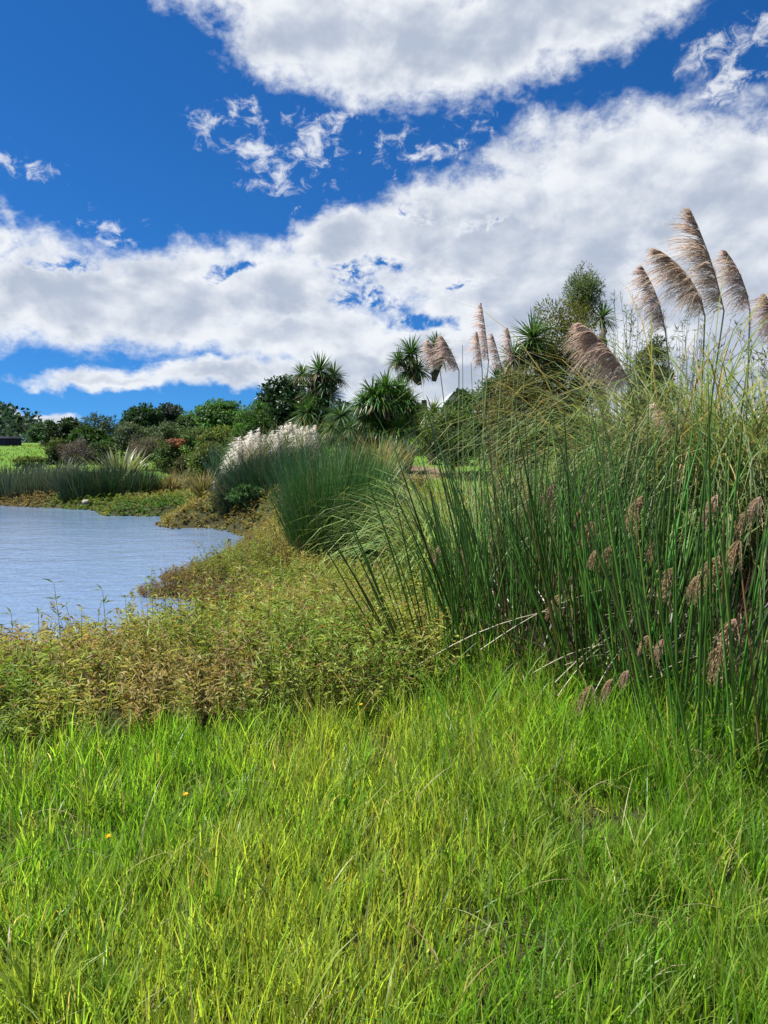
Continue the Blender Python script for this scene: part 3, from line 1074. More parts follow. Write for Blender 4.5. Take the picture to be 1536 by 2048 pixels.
def plumed(label, bpx, Y, plumes, leaf_args, name='toetoe_grass', extra_stalks=()):
    b = at(bpx, 880, Y)
    base = np.array([b[0], Y, ground(b[0], Y)])
    t = thing(name, label, 'toetoe grass', base)
    for kw in leaf_args:
        arching(base, **kw).obj('leaves', M_LEAF, t, kind='stuff')
    for (tp, bp, yy, n, L, c, wind, bul) in plumes:
        tip = at(*tp, yy)
        bs = at(*bp, yy)
        root = base + np.array([G(None, .16) + (bs[0] - base[0]) * .55, G(None, .1), 0])
        root[2] = ground(root[0], root[1])
        st = stalk(root, bs, .011, .0065, (.17, .23, .08)).obj('flower_stalk', M_RUSH, t)
        g, ax = plume(bs, tip, n, L, c, wind, bul, .0036 if yy < 8.5 else .0045)
        g.obj('plume', M_PLUME, st)
        # the stem carries on inside the plume
        s2 = Geo()
        q = ax(np.linspace(0, .93, 9))
        tubes(s2, q[None], np.linspace(.0065, .0015, 9)[None], np.array([(.24, .20, .12)]), 5)
        s2.obj('plume_axis', M_RUSH, st)
    for (tp, rx, yy) in extra_stalks:
        tip = at(*tp, yy)
        root = np.array([at(rx, 880, yy)[0], yy, 0.0])
        root[2] = ground(root[0], root[1])
        stalk(root, tip, .010, .004, (.16, .22, .08)).obj('flower_stalk', M_RUSH, t)
    return t


PINK = (.64, .50, .44)
TAN = (.57, .455, .365)
plumed('toetoe with six pale pink plumes on tall upright stems', 965, 10.2,
       [((963, 606), (977, 722), 10.2, 900, .16, PINK, (-.7, 0, -.3), .02), ((955, 664), (964, 736), 10.0, 600, .15, PINK, (-.7, 0, -.3), .02),
        ((985, 668), (1003, 738), 10.3, 600, .15, PINK, (-.8, 0, -.25), .03), ((1016, 656), (1030, 724), 10.1, 600, .15, PINK, (-.7, 0, -.3), .03),
        ((857, 680), (880, 740), 10.4, 700, .15, PINK, (-.7, 0, -.4), .06), ((884, 672), (918, 742), 10.0, 900, .19, PINK, (-.8, 0, -.35), .06)],
       [dict(n=620, Lr=(1.0, 1.8), colr=(.12, .155, .055), width=.011, til=(.05, .5), curl=(.8, 2.2), dry=.28, spread=.28)],
       extra_stalks=[((942, 725), 960, 10.2), ((1040, 700), 1020, 10.3), ((1052, 720), 1026, 10.2), ((925, 690), 930, 10.3)])
plumed('big toetoe with large brown wind-blown plumes at the right', 1440, 7.4,
       [((1160, 646), (1262, 772), 6.6, 2300, .25, (.58, .445, .375), (-.55, 0, -.85), .16),
        ((1284, 532), (1331, 664), 7.4, 1300, .22, (.54, .41, .35), (-.75, 0, -.55), .10),
        ((1381, 420), (1448, 622), 7.2, 2000, .29, TAN, (-.95, 0, -.15), .05),
        ((1312, 498), (1410, 632), 7.2, 2000, .29, TAN, (-.85, 0, -.55), .20),
        ((1452, 502), (1500, 622), 7.4, 1300, .24, (.53, .40, .345), (-.85, 0, -.5), .12),
        ((1532, 590), (1560, 690), 7.2, 1000, .22, (.53, .40, .345), (-.8, 0, -.5), .10),
        ((1316, 806), (1362, 886), 7.0, 1000, .18, (.70, .60, .50), (-.75, 0, -.5), .12)],
       [dict(n=1500, Lr=(2.2, 3.9), colr=(.145, .195, .085), width=.013, til=(.02, .5), curl=(1.5, 3.0), wind=-.22, dry=.18, spread=.42),
        dict(n=800, Lr=(1.5, 3.0), colr=(.145, .19, .085), width=.013, til=(.15, .7), curl=(1.5, 2.8), wind=-.2, dry=.22, spread=.5)])
plumed('low toetoe with pale arching leaves left of the tall rushes', 905, 8.8, [],
       [dict(n=680, Lr=(1.4, 2.5), colr=(.19, .28, .09), width=.012, til=(.08, .7), curl=(1.3, 2.7), wind=-.5, dry=.08, spread=.16)])
plumed('leafy toetoe clump between the two plumed toetoes', 1165, 8.2, [],
       [dict(n=800, Lr=(1.0, 1.7), colr=(.105, .15, .055), width=.012, til=(.05, .5), curl=(.9, 2.2), wind=-.2, dry=.25, spread=.32)])
plumed('toetoe clump filling the right edge behind the tall rushes', 1560, 6.6, [],
       [dict(n=1100, Lr=(1.7, 2.9), colr=(.11, .16, .06), width=.012, til=(.05, .5), curl=(1.4, 2.8), wind=-.4, dry=.12, spread=.36)])


# ================================================================== TALL RUSHES IN FRONT (every stem its own part)
RUSH = (.062, .155, .024)


def seed_head(cen, size, n, colr):
    """drooping tuft of brown spikelets hanging from a bent stem tip"""
    g = Geo()
    cen = np.asarray(cen, float)
    top = cen + np.array([0, 0, size * .5])
    m = 44
    azm = np.pi + G(m, .6)
    tl = U(.3, 1.9, m)
    P = blades(np.repeat(top[None], m, 0), azm, tl, 3.05 - tl, size * U(.5, 1.9, m), 6, .22)
    tubes(g, P, np.linspace(.0016, .0008, 6)[None] * np.ones((m, 1)), tint(colr, m), 3)
    i = rng.integers(0, m, n)
    k = rng.integers(1, 5, n)
    p0 = P[i, k] + (P[i, k + 1] - P[i, k]) * U(0, 1, n)[:, None]
    D = unit(unit(P[i, k + 1] - P[i, k]) + G((n, 3), .45) - np.array([0, 0, .3]))
    leaves(g, p0, D, unit(G((n, 3))), U(.10, .24, n) * size, U(.025, .06, n) * size, tint(colr, n, .22, .08), .4)
    return g, top


def tall_rush(label, bpx, by, n, tops, splay, leanx, heads=(), spread=(.28, .2), rad=.0064, colr=RUSH, dead=.06, dry_stalks=()):
    p = hit(bpx, by)
    base = np.array([p[0], p[1], ground(p[0], p[1])])
    Y = p[1]
    t = thing('tall_rush', label, 'rushes', base, 'tall rushes in front')
    z1 = at(bpx, tops[0], Y)[2] - base[2]
    z0 = at(bpx, tops[1], Y)[2] - base[2]
    for j in range(n):
        u, v = U(-1, 1), U(-1, 1)
        b = np.array([base[0] + u * spread[0], base[1] + v * spread[1], 0])
        b[2] = ground(b[0], b[1]) - .03
        ox = u * splay + leanx + G(None, .09)
        oy = v * splay * .6 + G(None, .09)
        H = z0 + (z1 - z0) * U(0, 1) ** 1.3
        P = blades(b[None], np.array([math.atan2(oy, ox)]), np.array([math.hypot(ox, oy)]), np.array([G(None, .12) + .10]), np.array([H]), 8, 1.6)
        r = rad * U(.6, 1.25)
        c = tint(colr, 1, .38, .16)[0]
        if U(0, 1) < .3:
            c = c * np.array([.6, .55, .6])
        r *= U(.75, 1.15)
        if U(0, 1) < dead:
            c = tint((.15, .10, .045), 1)[0]
            r *= .7
        g = Geo()
        tubes(g, P, (np.array([1.1, 1.05, 1, .95, .88, .75, .55, .12]) * r)[None], c[None], 5)
        g.obj('stem', M_RUSH, t)
    for (x, y, s, yy) in heads:
        yy = min(yy, Y + spread[1] * .2) - U(.15, .5)
        c = at(x, y, yy)
        size = .68 * s / F * yy
        hg, top = seed_head(c, size, 560, (.36, .275, .165) if U(0, 1) < .7 else (.43, .32, .23))
        root = base + np.array([G(None, spread[0] * .6), G(None, spread[1] * .6), -.02])
        bend = top + np.array([U(-.03, .08), U(-.03, .03), -U(.0, .05)])
        st = stalk(root, top, .004, .0018, (.045, .085, .022)).obj('flower_stem', M_RUSH, t)
        hg.obj('seed_head', M_PLUME, st)
    for (a, b2, r, c) in dry_stalks:
        A = at(*a)
        B = at(*b2)
        P = np.linspace(0, 1, 8)[:, None]
        Q = A + (B - A) * P + np.array([0, 0, 1.0]) * np.sin(P * np.pi) * np.linalg.norm(B - A) * .06
        g = Geo()
        tubes(g, Q[None], np.linspace(r, r * .5, 8)[None], np.array(c)[None], 5)
        g.obj('dry_stalk', M_RUSH, t)
    return t


STRAW = (.42, .38, .27)
tall_rush('sparse rush clump splaying left over the weedy bank', 880, 1372, 60, (850, 1160), .32, -.16, spread=(.24, .22), rad=.0058)
tall_rush('dense tall rush clump right of the sparse splayed one', 1050, 1350, 190, (745, 1060), .24, -.04, spread=(.42, .42),
          heads=[(1108, 985, 46, 5.6), (1165, 1032, 42, 5.6), (1185, 1062, 60, 5.2), (1120, 1205, 52, 4.9), (880, 1105, 34, 6.2)],
          dry_stalks=[((822, 1338, 4.7), (1130, 1215, 4.6), .0035, STRAW), ((960, 1300, 4.6), (1210, 1178, 4.7), .003, STRAW)])
tall_rush('tall rush clump with brown seed heads and fallen pale stalks', 1250, 1400, 165, (750, 1060), .24, -.02, spread=(.40, .40),
          heads=[(1286, 1014, 66, 4.9), (1222, 1108, 48, 4.7), (1196, 1112, 40, 4.9), (1310, 1092, 36, 4.8), (1350, 1158, 72, 4.4), (1296, 1286, 46, 4.2), (1330, 1292, 46, 4.2),
                 (1184, 1392, 66, 4.1), (1226, 1372, 44, 4.1), (1256, 1352, 34, 4.1)],
          dry_stalks=[((1062, 1348, 4.3), (1232, 1284, 4.4), .0035, STRAW), ((1110, 1365, 4.2), (1246, 1262, 4.5), .003, STRAW), ((1116, 1392, 4.15), (1200, 1296, 4.4), .0035, STRAW),
                      ((1130, 1330, 4.3), (1270, 1310, 4.5), .0028, STRAW), ((1172, 1420, 4.1), (1244, 1296, 4.3), .003, STRAW), ((1136, 1575, 3.65), (1146, 1470, 3.75), .0042, (.55, .52, .45)),
                      ((1290, 1360, 4.2), (1450, 1300, 4.2), .003, STRAW), ((1210, 1230, 4.4), (1400, 1238, 4.6), .0028, (.30, .26, .17))])
tall_rush('tallest rush clump at the right edge with drooping seed heads', 1450, 1530, 105, (720, 1080), .20, .0, spread=(.36, .42), rad=.0066,
          heads=[(1435, 1010, 60, 4.5), (1400, 1166, 50, 4.0), (1438, 1140, 84, 4.0), (1470, 1262, 74, 3.8), (1452, 1310, 76, 3.8), (1500, 1040, 60, 4.4), (1480, 1100, 60, 4.3), (1520, 1010, 50, 4.5)],
          dry_stalks=[((1402, 1470, 3.9), (1422, 1370, 3.9), .005, (.20, .10, .045)), ((1418, 1468, 3.9), (1486, 1384, 3.9), .004, STRAW)])
rush_mass('rush thicket standing behind the seed-headed clumps', 1020, 1500, 900, 6.6, 2000, (.036, .092, .022), .010, .22, 'rush_clump', depth=.7, basew=.95, dead=.10, curl=.12)
rush_mass('thin rushes in front of the low arching toetoe', 930, 1090, 880, 7.0, 240, (.038, .09, .026), .010, .24, 'rush_clump', depth=.5, basew=.9, dead=.10, curl=.12)


# ================================================================== BANK PLANTS
def weeds(name, label, x, y, h, leafn, leafL, leafW, colfun, cat, lean=.25):
    n = len(x)
    z = np.maximum(ground(x, y), -.03)
    azm = U(0, 2 * np.pi, n)
    k = 5
    P = blades(np.stack([x, y, z - .02], -1), azm, np.abs(G(n, lean)), G(n, .45), h, k, 1.2)
    sc_ = colfun(x, y, n)
    g = Geo()
    ribbons(g, P, np.array([1, 1, .9, .7, .3])[None] * .004 * (1 + h[:, None]) * (leafL / .07), side_of(azm, U(-1, 1, n)), sc_ * np.array([1.1, .85, .9]))
    m = n * leafn
    i = np.repeat(np.arange(n), leafn)
    f = U(.12, 1.0, m) ** .75
    q = f * (k - 1)
    a = np.minimum(q.astype(int), k - 2)
    w = (q - a)[:, None]
    p0 = P[i, a] * (1 - w) + P[i, a + 1] * w
    ph = U(0, 2 * np.pi, m)
    D = unit(np.stack([np.cos(ph), np.sin(ph), U(-.35, 1.0, m) + f * .3], -1))
    c = sc_[i] * np.clip(1 + G((m, 1), .2), .5, 1.7)
    dr = U(0, 1, m) < .10
    c[dr] = tint((.20, .125, .062), dr.sum())
    leaves(g, p0, D, unit(np.array([0, 0, 1.0]) + G((m, 3), .35)), U(.6, 1.3, m) * leafL, U(.7, 1.3, m) * leafW, c, .22, U(0, .35, (m, 1)))
    o = g.obj(name, M_LEAF, kind='stuff')
    o['label'] = label
    o['category'] = cat
    return o


def lawn_edge(x):
    return 4.22 + 0.26 * x + 0.55 * np.clip(x + .2, 0, 2) + 0.5 * (vnoise(x, x * 0, 1.3, 9) - .5)


def near_bank():
    n = 9500
    x = U(-7.5, 2.6, n)
    y = U(3.6, 17.5, n)
    d = shore_dist(x, y)
    e = lawn_edge(x)
    keep = (d > -.16) & (y > e - .05) & (x < .13 * y - .25) & (x > -.62 * y - .8)
    keep &= ~((np.hypot((x + .72) / .75, (y - 12) / .7) < 1))
    dens = np.where(y < 9, 1.0, .62)
    keep &= U(0, 1, n) < dens
    x, y, d, e = x[keep], y[keep], d[keep], e[keep]
    # second pass: denser close to the camera
    n2 = 5200
    x2 = U(-4.2, 1.3, n2)
    y2 = U(3.6, 9.2, n2)
    d2 = shore_dist(x2, y2)
    e2 = lawn_edge(x2)
    k2 = (d2 > -.12) & (y2 > e2) & (x2 < .13 * y2 - .25)
    x3 = U(-3.7, -.6, 2600)
    y3 = U(9.2, 15.5, 2600)
    d3 = shore_dist(x3, y3)
    k3 = d3 > -.12
    x = np.concatenate([x, x2[k2], x3[k3]])
    y = np.concatenate([y, y2[k2], y3[k3]])
    d = np.concatenate([d, d2[k2], d3[k3]])
    e = lawn_edge(x)
    h = (.09 + .09 * (y > 9.6) + .38 * sstep(0, 1.5, d)) * U(.65, 1.25, len(x)) * (.75 + .25 * sstep(0, .5, y - e)) * (.45 + 1.1 * fbm(x, y, 1.5, 12))
    h *= np.where(U(0, 1, len(x)) < .08, 1.45, 1.0)
    h *= 1 - .5 * sstep(8.6, 9.6, y) * (y < 12.6) * sstep(-1.9, -1.4, x) * sstep(.6, .2, x)
    h *= 1 - .36 * sstep(-1.0, -2.2, x) * (y < 9.4)

    def cf(x, y, n):
        dd = shore_dist(x, y)
        f = fbm(x, y, 1.0, 21)
        a = mixc((.125, .205, .036), (.245, .265, .070), sstep(.35, .65, f))
        br = np.clip(1 - sstep(.1, .9, dd), 0, 1) * sstep(8.2, 9.6, y)
        br = np.maximum(br, .6 * sstep(.60, .76, fbm(x, y, 1.6, 31)))
        br = np.maximum(br, .35 * sstep(9.5, 12, y) * (x < -1.1))
        br = np.maximum(br, .7 * sstep(.45, .62, fbm(x, y, 2.2, 33)) * sstep(7.0, 5.5, y) * sstep(.2, -.6, x))
        b = np.array([.23, .165, .085]) * (1 - .45 * sstep(1.0, .2, dd) * (y > 9))[:, None]
        c = a * (1 - br)[:, None] + b * br[:, None]
        yl = sstep(8, 9.5, y) * sstep(-1.5, -.6, x)
        c = c * (1 - .6 * yl)[:, None] + np.array([.29, .29, .07]) * (.6 * yl)[:, None]
        return c * np.clip(1 + G((n, 1), .17), .5, 1.6)
    weeds('smartweed_bank', 'tangle of yellow-green and brown smartweed covering the near bank', x, y, h, 25, .060, .0105, cf, 'weeds')


near_bank()


def bank_grass():
    """thin grass stems and seed stalks growing up through the smartweed"""
    n = 5200
    x = U(-5.5, 1.6, n)
    y = U(3.8, 15, n)
    d = shore_dist(x, y)
    k = (d > .02) & (y > lawn_edge(x) - .1) & (x < .3 + .09 * y) & (x > -.6 * y - .5)
    x, y, d = x[k], y[k], d[k]
    n = len(x)
    azm = U(0, 2 * np.pi, n)
    L = U(.22, .58, n) * (.45 + .55 * sstep(0, 1.2, d)) * (1 - .3 * sstep(-1.0, -2.2, x) * (y < 9.4))
    P = blades(np.stack([x, y, ground(x, y)], -1), azm, np.abs(G(n, .25)), U(.0, 1.3, n), L, 6, 1.8)
    g = Geo()
    c = tint((.15, .215, .05), n, .25, .1)
    st = U(0, 1, n) < .3
    c[st] = tint((.36, .30, .15), st.sum())
    ribbons(g, P, np.array([.7, 1, 1, .8, .5, .1])[None] * U(.0025, .006, n)[:, None], side_of(azm, U(-1.2, 1.2, n)), c)
    o = g.obj('bank_grass', M_GRASS, kind='stuff')
    o['label'] = 'thin grass stems and straw growing up through the near bank weeds'
    o['category'] = 'grass'


bank_grass()


def far_bank():
    n = 15000
    x = U(-20, 1, n)
    y = U(16, 31, n)
    d = shore_dist(x, y)
    keep = (d > -.15) & (d < 4.2) & (x > -.56 * y) & (y > 16.5)
    x, y, d = x[keep], y[keep], d[keep]
    h = (.10 + .16 * sstep(0, .8, d)) * U(.6, 1.3, len(x))

    def cf(x, y, n):
        f = fbm(x, y, .6, 41)
        a = mixc((.075, .13, .022), (.165, .165, .04), sstep(.35, .65, f))
        br = sstep(.5, .7, fbm(x, y, .45, 51))
        br = np.maximum(br, sstep(-10.6, -11.6, x) * (x > -13.2))
        br = np.maximum(br, .75 * (y < 20.6))
        b = np.array([.135, .112, .05])
        g = sstep(.9, .3, np.abs(y - 22.9)) * (x > -8.2) * (x < -5.8)
        c = a * (1 - br)[:, None] + b * br[:, None]
        c = c * (1 - g)[:, None] + np.array([.045, .115, .022]) * g[:, None]
        return c * np.clip(1 + G((n, 1), .18), .5, 1.6)
    weeds('far_bank_weeds', 'low yellow-green and russet plants along the far shore', x, y, h, 12, .11, .034, cf, 'weeds')


far_bank()


# sprigs standing up against the water at the left
def sprigs():
    protos = []
    for v in range(5):
        h = np.array([U(.42, .62)])
        P = blades(np.zeros((1, 3)), U(0, 6.28, 1), np.array([U(.02, .2)]), G(1, .3), h, 7, 1.2)
        g = Geo()
        tubes(g, P, np.linspace(.0035, .0012, 7)[None], np.array([(.15, .12, .05)]), 4)
        sm = g.mesh('stem', M_LEAF)
        lv = []
        g = Geo()
        m = 11
        k = rng.integers(2, 7, m)
        ph = np.arange(m) * 2.4 + U(0, .6, m)
        D = unit(np.stack([np.cos(ph), np.sin(ph), U(.1, 1.0, m)], -1))
        leaves(g, P[0][k], D, np.tile([0, 0, 1.0], (m, 1)), U(.05, .095, m), U(.011, .017, m), tint((.075, .125, .03), m, .2, .1), .2, U(0, .3, (m, 1)))
        protos.append((sm, g.mesh('leaves', M_LEAF)))
    spots = [(28, 1232), (84, 1240), (124, 1206), (156, 1204), (188, 1214), (216, 1184), (246, 1210), (270, 1216), (290, 1198), (345, 1226)]
    nth = ['first', 'second', 'third', 'fourth', 'fifth', 'sixth', 'seventh', 'eighth', 'ninth', 'tenth']
    for i, (px, py) in enumerate(spots):
        Y = U(6.5, 7.0)
        p = at(px, py, Y)
        x = p[0]
        z = max(ground(x, Y), 0) - .01
        t = thing('smartweed_sprig', nth[i] + ' smartweed sprig from the left standing up against the pond', 'plant', (x, Y, z), 'smartweed sprigs against the water')
        s = max(.5, min(1.7, (p[2] - z) / .47))
        t.scale = (s, s, s)
        t.rotation_euler = (0, 0, U(0, 6.28))
        for nm, me in zip(('stem', 'leaves'), protos[i % 5]):
            o = bpy.data.objects.new(nm, me)
            col.objects.link(o)
            o.parent = t


sprigs()


# ================================================================== GRASS
def lawn():
    n = 158000
    y = U(1.25, 6.6, n)
    keep = U(0, 1, n) < (.35 + .65 * sstep(6.2, 3.6, y)) * 1.0
    y = y[keep]
    x = U(-1, 1, len(y)) * (.56 * y + 1.15)
    e = lawn_edge(x)
    right = sstep(.1, .7, x - .02 * y)
    lim = e + .06 + right * 1.8
    k = y < lim + G(len(y), .12)
    x, y, e = x[k], y[k], e[k]
    n = len(x)
    z = ground(x, y)
    f = fbm(x, y, 1.7, 61)
    f2 = fbm(x, y, 4.5, 71)
    right = sstep(.1, .8, x - .03 * y) * sstep(2.9, 3.8, y)
    L = (.065 + .070 * f + .080 * f2) * U(.55, 1.3, n) * (1 + .15 * sstep(e - .9, e, y)) * (1 + .75 * right)
    wd = 2 * np.pi * fbm(x, y, .8, 81) * 1.5
    azm = np.where(U(0, 1, n) < .25, wd + G(n, .6), U(0, 2 * np.pi, n))
    til = np.abs(G(n, .20)) + .02
    cur = np.abs(G(n, .45)) + .05
    tallb = U(0, 1, n) < .16
    L = L * np.where(tallb, 1.5, .85)
    thin = (fbm(x, y, 2.6, 66) < .36) & (U(0, 1, n) < .75)      # sparse hollows in the turf
    L = np.where(thin, L * .35, L)
    for hx, hy, hr in ((400, 1600, .15), (1190, 1640, .24), (560, 1510, .12), (960, 1660, .12), (1480, 1590, .2), (240, 1500, .14), (90, 1560, .12), (1330, 1860, .12)):
        hp = hit(hx, hy)
        q = np.hypot((x - hp[0]) / 1.5, y - hp[1]) / hr
        L = L * (.34 + .66 * sstep(.5, 1.1, q)) * (1 + .35 * np.exp(-((q - 1.3) / .35) ** 2))
    P = blades(np.stack([x, y, z - .01], -1), azm, til, cur, L, 4, 1.5)
    hue = fbm(x, y, 1.1, 91)
    c = mixc((.132, .260, .027), (.238, .312, .048), sstep(.3, .68, hue) * (1 - .6 * right))
    c = c * np.clip(1 + G((n, 1), .36), .30, 2.3) * np.clip(1 + G((n, 3), .09), .7, 1.4)
    dry = U(0, 1, n) < .035 + .05 * sstep(.6, .75, fbm(x, y, 2.3, 95))
    c[dry] = tint((.33, .27, .13), dry.sum())
    W = np.array([.9, 1, .75, .08])[None] * (.0042 + .0034 * U(0, 1, n) ** 2)[:, None] * (1 + .35 * right)[:, None]
    g = Geo()
    ribbons(g, P, W, side_of(azm, U(-1.3, 1.3, n)), c)
    # taller tussocky tufts of broader grass
    nt = 300
    ty = U(1.5, 5.4, nt)
    tx = U(-1, 1, nt) * (.55 * ty + .4)
    kk = ty < lawn_edge(tx) + .1 + 1.2 * sstep(.1, .7, tx)
    tx, ty = tx[kk], ty[kk]
    m = 34
    i_ = np.repeat(np.arange(len(tx)), m)
    n2 = len(i_)
    bx = tx[i_] + G(n2, .028)
    by = ty[i_] + G(n2, .028)
    az3 = U(0, 2 * np.pi, n2)
    hs_ = U(.7, 1.3, len(tx))[i_]
    P = blades(np.stack([bx, by, ground(bx, by)], -1), az3, np.abs(G(n2, .28)) + .03, U(.1, 1.2, n2), U(.12, .26, n2) * hs_, 5, 1.6)
    tc = mixc((.085, .195, .020), (.21, .28, .045), U(0, 1, len(tx)))[i_] * np.clip(1 + G((n2, 1), .2), .5, 1.7)
    ribbons(g, P, np.array([.8, 1, .95, .6, .08])[None] * U(.004, .0085, n2)[:, None], side_of(az3, G(n2, .6)), tc)
    # long loose blades bent across the turf
    m = 1500
    yb = U(1.5, 5.2, m)
    xb = U(-1, 1, m) * (.55 * yb + .4)
    kk = yb < lawn_edge(xb) + .4
    xb, yb = xb[kk], yb[kk]
    m = len(xb)
    az2 = U(0, 2 * np.pi, m)
    P = blades(np.stack([xb, yb, ground(xb, yb) + .02], -1), az2, U(.2, 1.1, m), U(.4, 1.6, m), U(.16, .34, m), 7, 1.6)
    P[:, :, 2] = np.maximum(P[:, :, 2], ground(P[:, :, 0], P[:, :, 1]) + .03)
    c = tint((.11, .19, .035), m, .2)
    dr = U(0, 1, m) < .25
    c[dr] = tint((.36, .31, .17), dr.sum())
    ribbons(g, P, np.array([.8, 1, 1, 1, .8, .5, .1])[None] * U(.003, .0058, m)[:, None], side_of(az2, G(m, .5)), c)
    o = g.obj('lawn_grass', M_GRASS, kind='stuff')
    o['label'] = 'bright green unmown grass filling the foreground'
    o['category'] = 'grass'


lawn()


def thatch():
    n = 5200
    x = U(.9, 3.7, n)
    y = U(4.3, 7.2, n)
    k = (x > .13 * y) & (x < .6 * y + .3) & (y > 4.2 + .45 * np.abs(x - 1.6))
    x, y = x[k], y[k]
    n = len(x)
    azm = U(0, 2 * np.pi, n)
    P = blades(np.stack([x, y, ground(x, y) + U(0, .35, n)], -1), azm, U(.2, 1.6, n), G(n, .5), U(.2, .75, n), 4)
    P[:, :, 2] = np.maximum(P[:, :, 2], ground(P[:, :, 0], P[:, :, 1]) + .01)
    g = Geo()
    c = tint((.045, .032, .020), n, .3, .1)
    pale = U(0, 1, n) < .05
    c[pale] = tint((.30, .25, .16), pale.sum())
    ribbons(g, P, np.array([1, 1, .8, .3])[None] * U(.005, .013, n)[:, None], side_of(azm, U(-1.5, 1.5, n)), c)
    o = g.obj('dead_thatch', M_RUSH, kind='stuff')
    o['label'] = 'dark dead stems matted low between the tall rushes'
    o['category'] = 'dead stems'


thatch()


def rough_grass():
    """long arching grass round the feet of the tall rushes"""
    n = 5200
    x = U(.1, 3.6, n)
    y = U(3.3, 7.4, n)
    k = (x < .56 * y + .5) & (x > .05 * y)
    x, y = x[k], y[k]
    n = len(x)
    azm = np.arctan2(G(n, 1) - .4, G(n, 1) - .3)
    P = blades(np.stack([x, y, ground(x, y)], -1), azm, np.abs(G(n, .3)), U(.3, 1.9, n), U(.25, .62, n), 6, 1.6)
    P[:, :, 2] = np.maximum(P[:, :, 2], ground(P[:, :, 0], P[:, :, 1]) + .01)
    g = Geo()
    c = tint((.105, .225, .022), n, .24, .1)
    dr = U(0, 1, n) < .07
    c[dr] = tint((.26, .21, .10), dr.sum())
    ribbons(g, P, np.array([.8, 1, 1, .8, .5, .08])[None] * U(.003, .007, n)[:, None], side_of(azm, G(n, .7)), c)
    o = g.obj('rough_grass', M_GRASS, kind='stuff')
    o['label'] = 'long arching grass around the feet of the tall rushes'
    o['category'] = 'grass'


rough_grass()


def meadow():
    """far lawns: fine short turf"""
    g = Geo()
    n = 27000
    y = 17 + 58 * U(0, 1, n) ** 1.5
    x = U(-1, 1, n) * .56 * y
    d = shore_dist(x, y)
    k = (d > 1.6) & ~((x > 1.5) & (y < 20))
    mul = np.hypot((x - .65) / 1.2, (y - 21.0) / 1.6) < .9
    k &= ~mul
    x, y = x[k], y[k]
    n = len(x)
    azm = U(0, 2 * np.pi, n)
    tall = 1 + 1.6 * sstep(.5, .7, fbm(x, y, .25, 14)) * (y < 45)
    P = blades(np.stack([x, y, ground(x, y) - .01], -1), azm, np.abs(G(n, .35)), U(.2, 1, n), U(.07, .15, n) * tall, 3)
    f = fbm(x, y, .22, 16)
    c = mixc((.065, .14, .018), (.115, .155, .024), sstep(.35, .65, f)) * np.clip(1 + G((n, 1), .2), .5, 1.6)
    ribbons(g, P, np.array([1, .9, .1])[None] * (.012 + .0011 * y[:, None]), side_of(azm, U(-1.2, 1.2, n)), c)
    o = g.obj('meadow_grass', M_GRASS, kind='stuff')
    o['label'] = 'short bright turf on the lawns beyond the pond'
    o['category'] = 'grass'


meadow()


# ================================================================== SMALL THINGS
def box(g, lo, hi, c):
    x0, y0, z0 = lo
    x1, y1, z1 = hi
    v = [(x0, y0, z0), (x1, y0, z0), (x1, y1, z0), (x0, y1, z0), (x0, y0, z1), (x1, y0, z1), (x1, y1, z1), (x0, y1, z1)]
    g.add(v, c, q=[(0, 3, 2, 1), (4, 5, 6, 7), (0, 1, 5, 4), (1, 2, 6, 5), (2, 3, 7, 6), (3, 0, 4, 7)])


def shed():
    Y = 66.0
    l = at(-30, 893, Y)
    r = at(17, 893, Y)
    z0 = ground(r[0], Y) - .05
    z1 = at(10, 873, Y)[2]
    base = np.array([(l[0] + r[0]) / 2, Y, z0])
    t = thing('shed', 'small dark blue shed at the far left edge of the lawn', 'shed', base)
    g = Geo()
    box(g, (l[0], Y, z0), (r[0], Y + 2.4, z1 - .12), (.016, .018, .040))
    g.obj('wall', M_BARK, t, flat=True)
    g = Geo()
    xa, xb = l[0] - .1, r[0] + .12
    v = [(xa, Y - .12, z1 - .15), (xb, Y - .12, z1 - .15), (xb, Y + 2.5, z1 - .15), (xa, Y + 2.5, z1 - .15),
         (xa, Y + .5, z1 + .02), (xb - .35, Y + .5, z1 + .02), (xb - .35, Y + 1.9, z1 + .02), (xa, Y + 1.9, z1 + .02)]
    g.add(v, (.013, .014, .025), q=[(0, 3, 2, 1), (4, 5, 6, 7), (0, 1, 5, 4), (1, 2, 6, 5), (2, 3, 7, 6), (3, 0, 4, 7)])
    g.obj('roof', M_BARK, t, flat=True)
    g = Geo()
    box(g, (r[0] - .75, Y - .03, z0), (r[0] - .2, Y, z0 + .62), (.022, .024, .05))
    g.obj('door', M_BARK, t, flat=True)


shed()


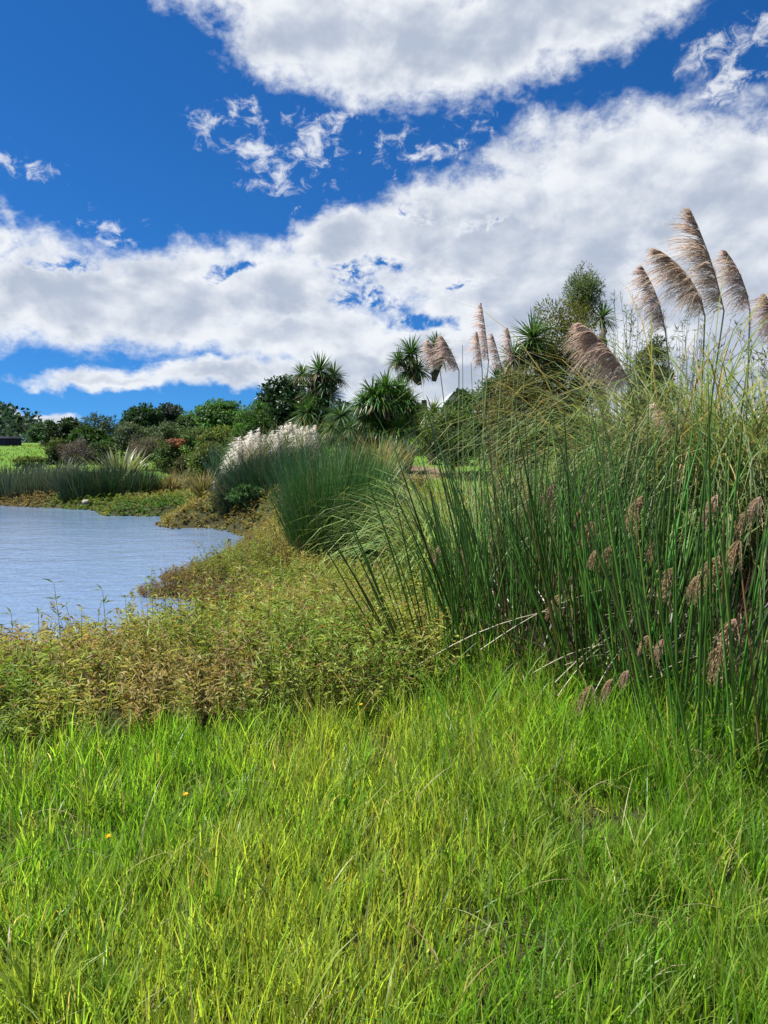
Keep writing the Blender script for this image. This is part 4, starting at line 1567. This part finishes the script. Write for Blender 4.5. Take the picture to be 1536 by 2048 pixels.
def gable_house():
    Y = 48.0
    a = at(893, 806, Y)
    b = at(922, 806, Y)
    ap = at(907, 786, Y)
    z0 = ground(a[0], Y) - .1
    zc = a[2]
    base = np.array([(a[0] + b[0]) / 2, Y, z0])
    t = thing('house', 'pale house gable half hidden behind the pink plume stems', 'house', base)
    g = Geo()
    D = 5.0
    v = [(a[0], Y, z0), (b[0], Y, z0), (b[0], Y, zc), (ap[0], Y, ap[2] - .05), (a[0], Y, zc), (a[0], Y + D, z0), (b[0], Y + D, z0), (b[0], Y + D, zc), (ap[0], Y + D, ap[2] - .05), (a[0], Y + D, zc)]
    g.add(v, (.38, .38, .36), q=[(0, 1, 2, 4), (1, 6, 7, 2), (5, 0, 4, 9), (6, 5, 9, 7)], t=[(4, 2, 3), (7, 9, 8)])
    g.obj('wall', M_BARK, t, flat=True)
    g = Geo()
    e = .15
    for s, q in ((a, -1), (b, 1)):
        dx = q * .25
        p = [(s[0] + dx, Y - e, zc - .25), (ap[0], Y - e, ap[2]), (ap[0], Y + D, ap[2]), (s[0] + dx, Y + D, zc - .25)]
        g.add(p + [(x, y, z + .1) for x, y, z in p], (.30, .31, .33), q=[(0, 1, 2, 3), (4, 7, 6, 5), (0, 4, 5, 1), (3, 2, 6, 7), (0, 3, 7, 4)])
    g.obj('roof', M_BARK, t, flat=True)
    g = Geo()
    box(g, (ap[0] - .2, Y - .03, zc - .75), (ap[0] + .25, Y, zc - .15), (.06, .08, .10))
    g.obj('window', M_DARK, t, flat=True)


gable_house()


def stone():
    p = hit(172, 1012)
    g = Geo()
    th = np.linspace(0, np.pi, 8)
    ph = np.arange(12) / 12 * 2 * np.pi
    T, Pp = np.meshgrid(th, ph, indexing='ij')
    r = 1 + .22 * (np.sin(Pp * 2 + T * 3) + .6 * np.sin(Pp * 5 - T * 2)) * .5
    v = np.stack([.13 * r * np.sin(T) * np.cos(Pp), .10 * r * np.sin(T) * np.sin(Pp), .085 * r * np.cos(T)], -1)
    i = np.arange(7)[:, None] * 12 + np.arange(12)[None]
    j = np.arange(7)[:, None] * 12 + (np.arange(12) + 1)[None] % 12
    g.add(v, (.22, .20, .17), q=np.stack([i, j, j + 12, i + 12], -1))
    o = g.obj('stone', M_BARK)
    o.location = (p[0], p[1], max(p[2], 0) + .12)
    o['label'] = 'single grey stone at the far waterline'
    o['category'] = 'stone'


stone()


def dandelion(label, px, py):
    p = hit(px, py, .13)
    x, y = p[0], p[1]
    z = ground(x, y)
    t = thing('yellow_flower', label, 'flower', (x, y, z), 'yellow flowers in the grass')
    g = Geo()
    P = np.array([[[x, y, z], [x + .004, y, z + .07], [x, y - .004, z + .15]]])
    tubes(g, P, np.array([[.0018, .0016, .0014]]), np.array([(.11, .16, .04)]), 4)
    g.obj('stem', M_LEAF, t)
    g = Geo()
    n = 26
    ph = np.arange(n) * 2.4
    el = U(.15, .9, n)
    D = np.stack([np.cos(ph) * np.cos(el), np.sin(ph) * np.cos(el), np.sin(el)], -1)
    leaves(g, np.tile([x, y - .004, z + .15], (n, 1)), D, np.tile([0, 0, 1.0], (n, 1)), .014, .004, tint((.75, .50, .02), n, .1, .03))
    g.obj('petals', M_LEAF, t)


dandelion('small yellow flower in the grass left of centre', 372, 1601)
dandelion('lone yellow flower near the left side of the grass', 218, 1688)
dandelion('small yellow flower at the dark edge of the weedy bank', 722, 1418)

for o in list(col.objects):
    if '_o' in o.keys():
        del o['_o']
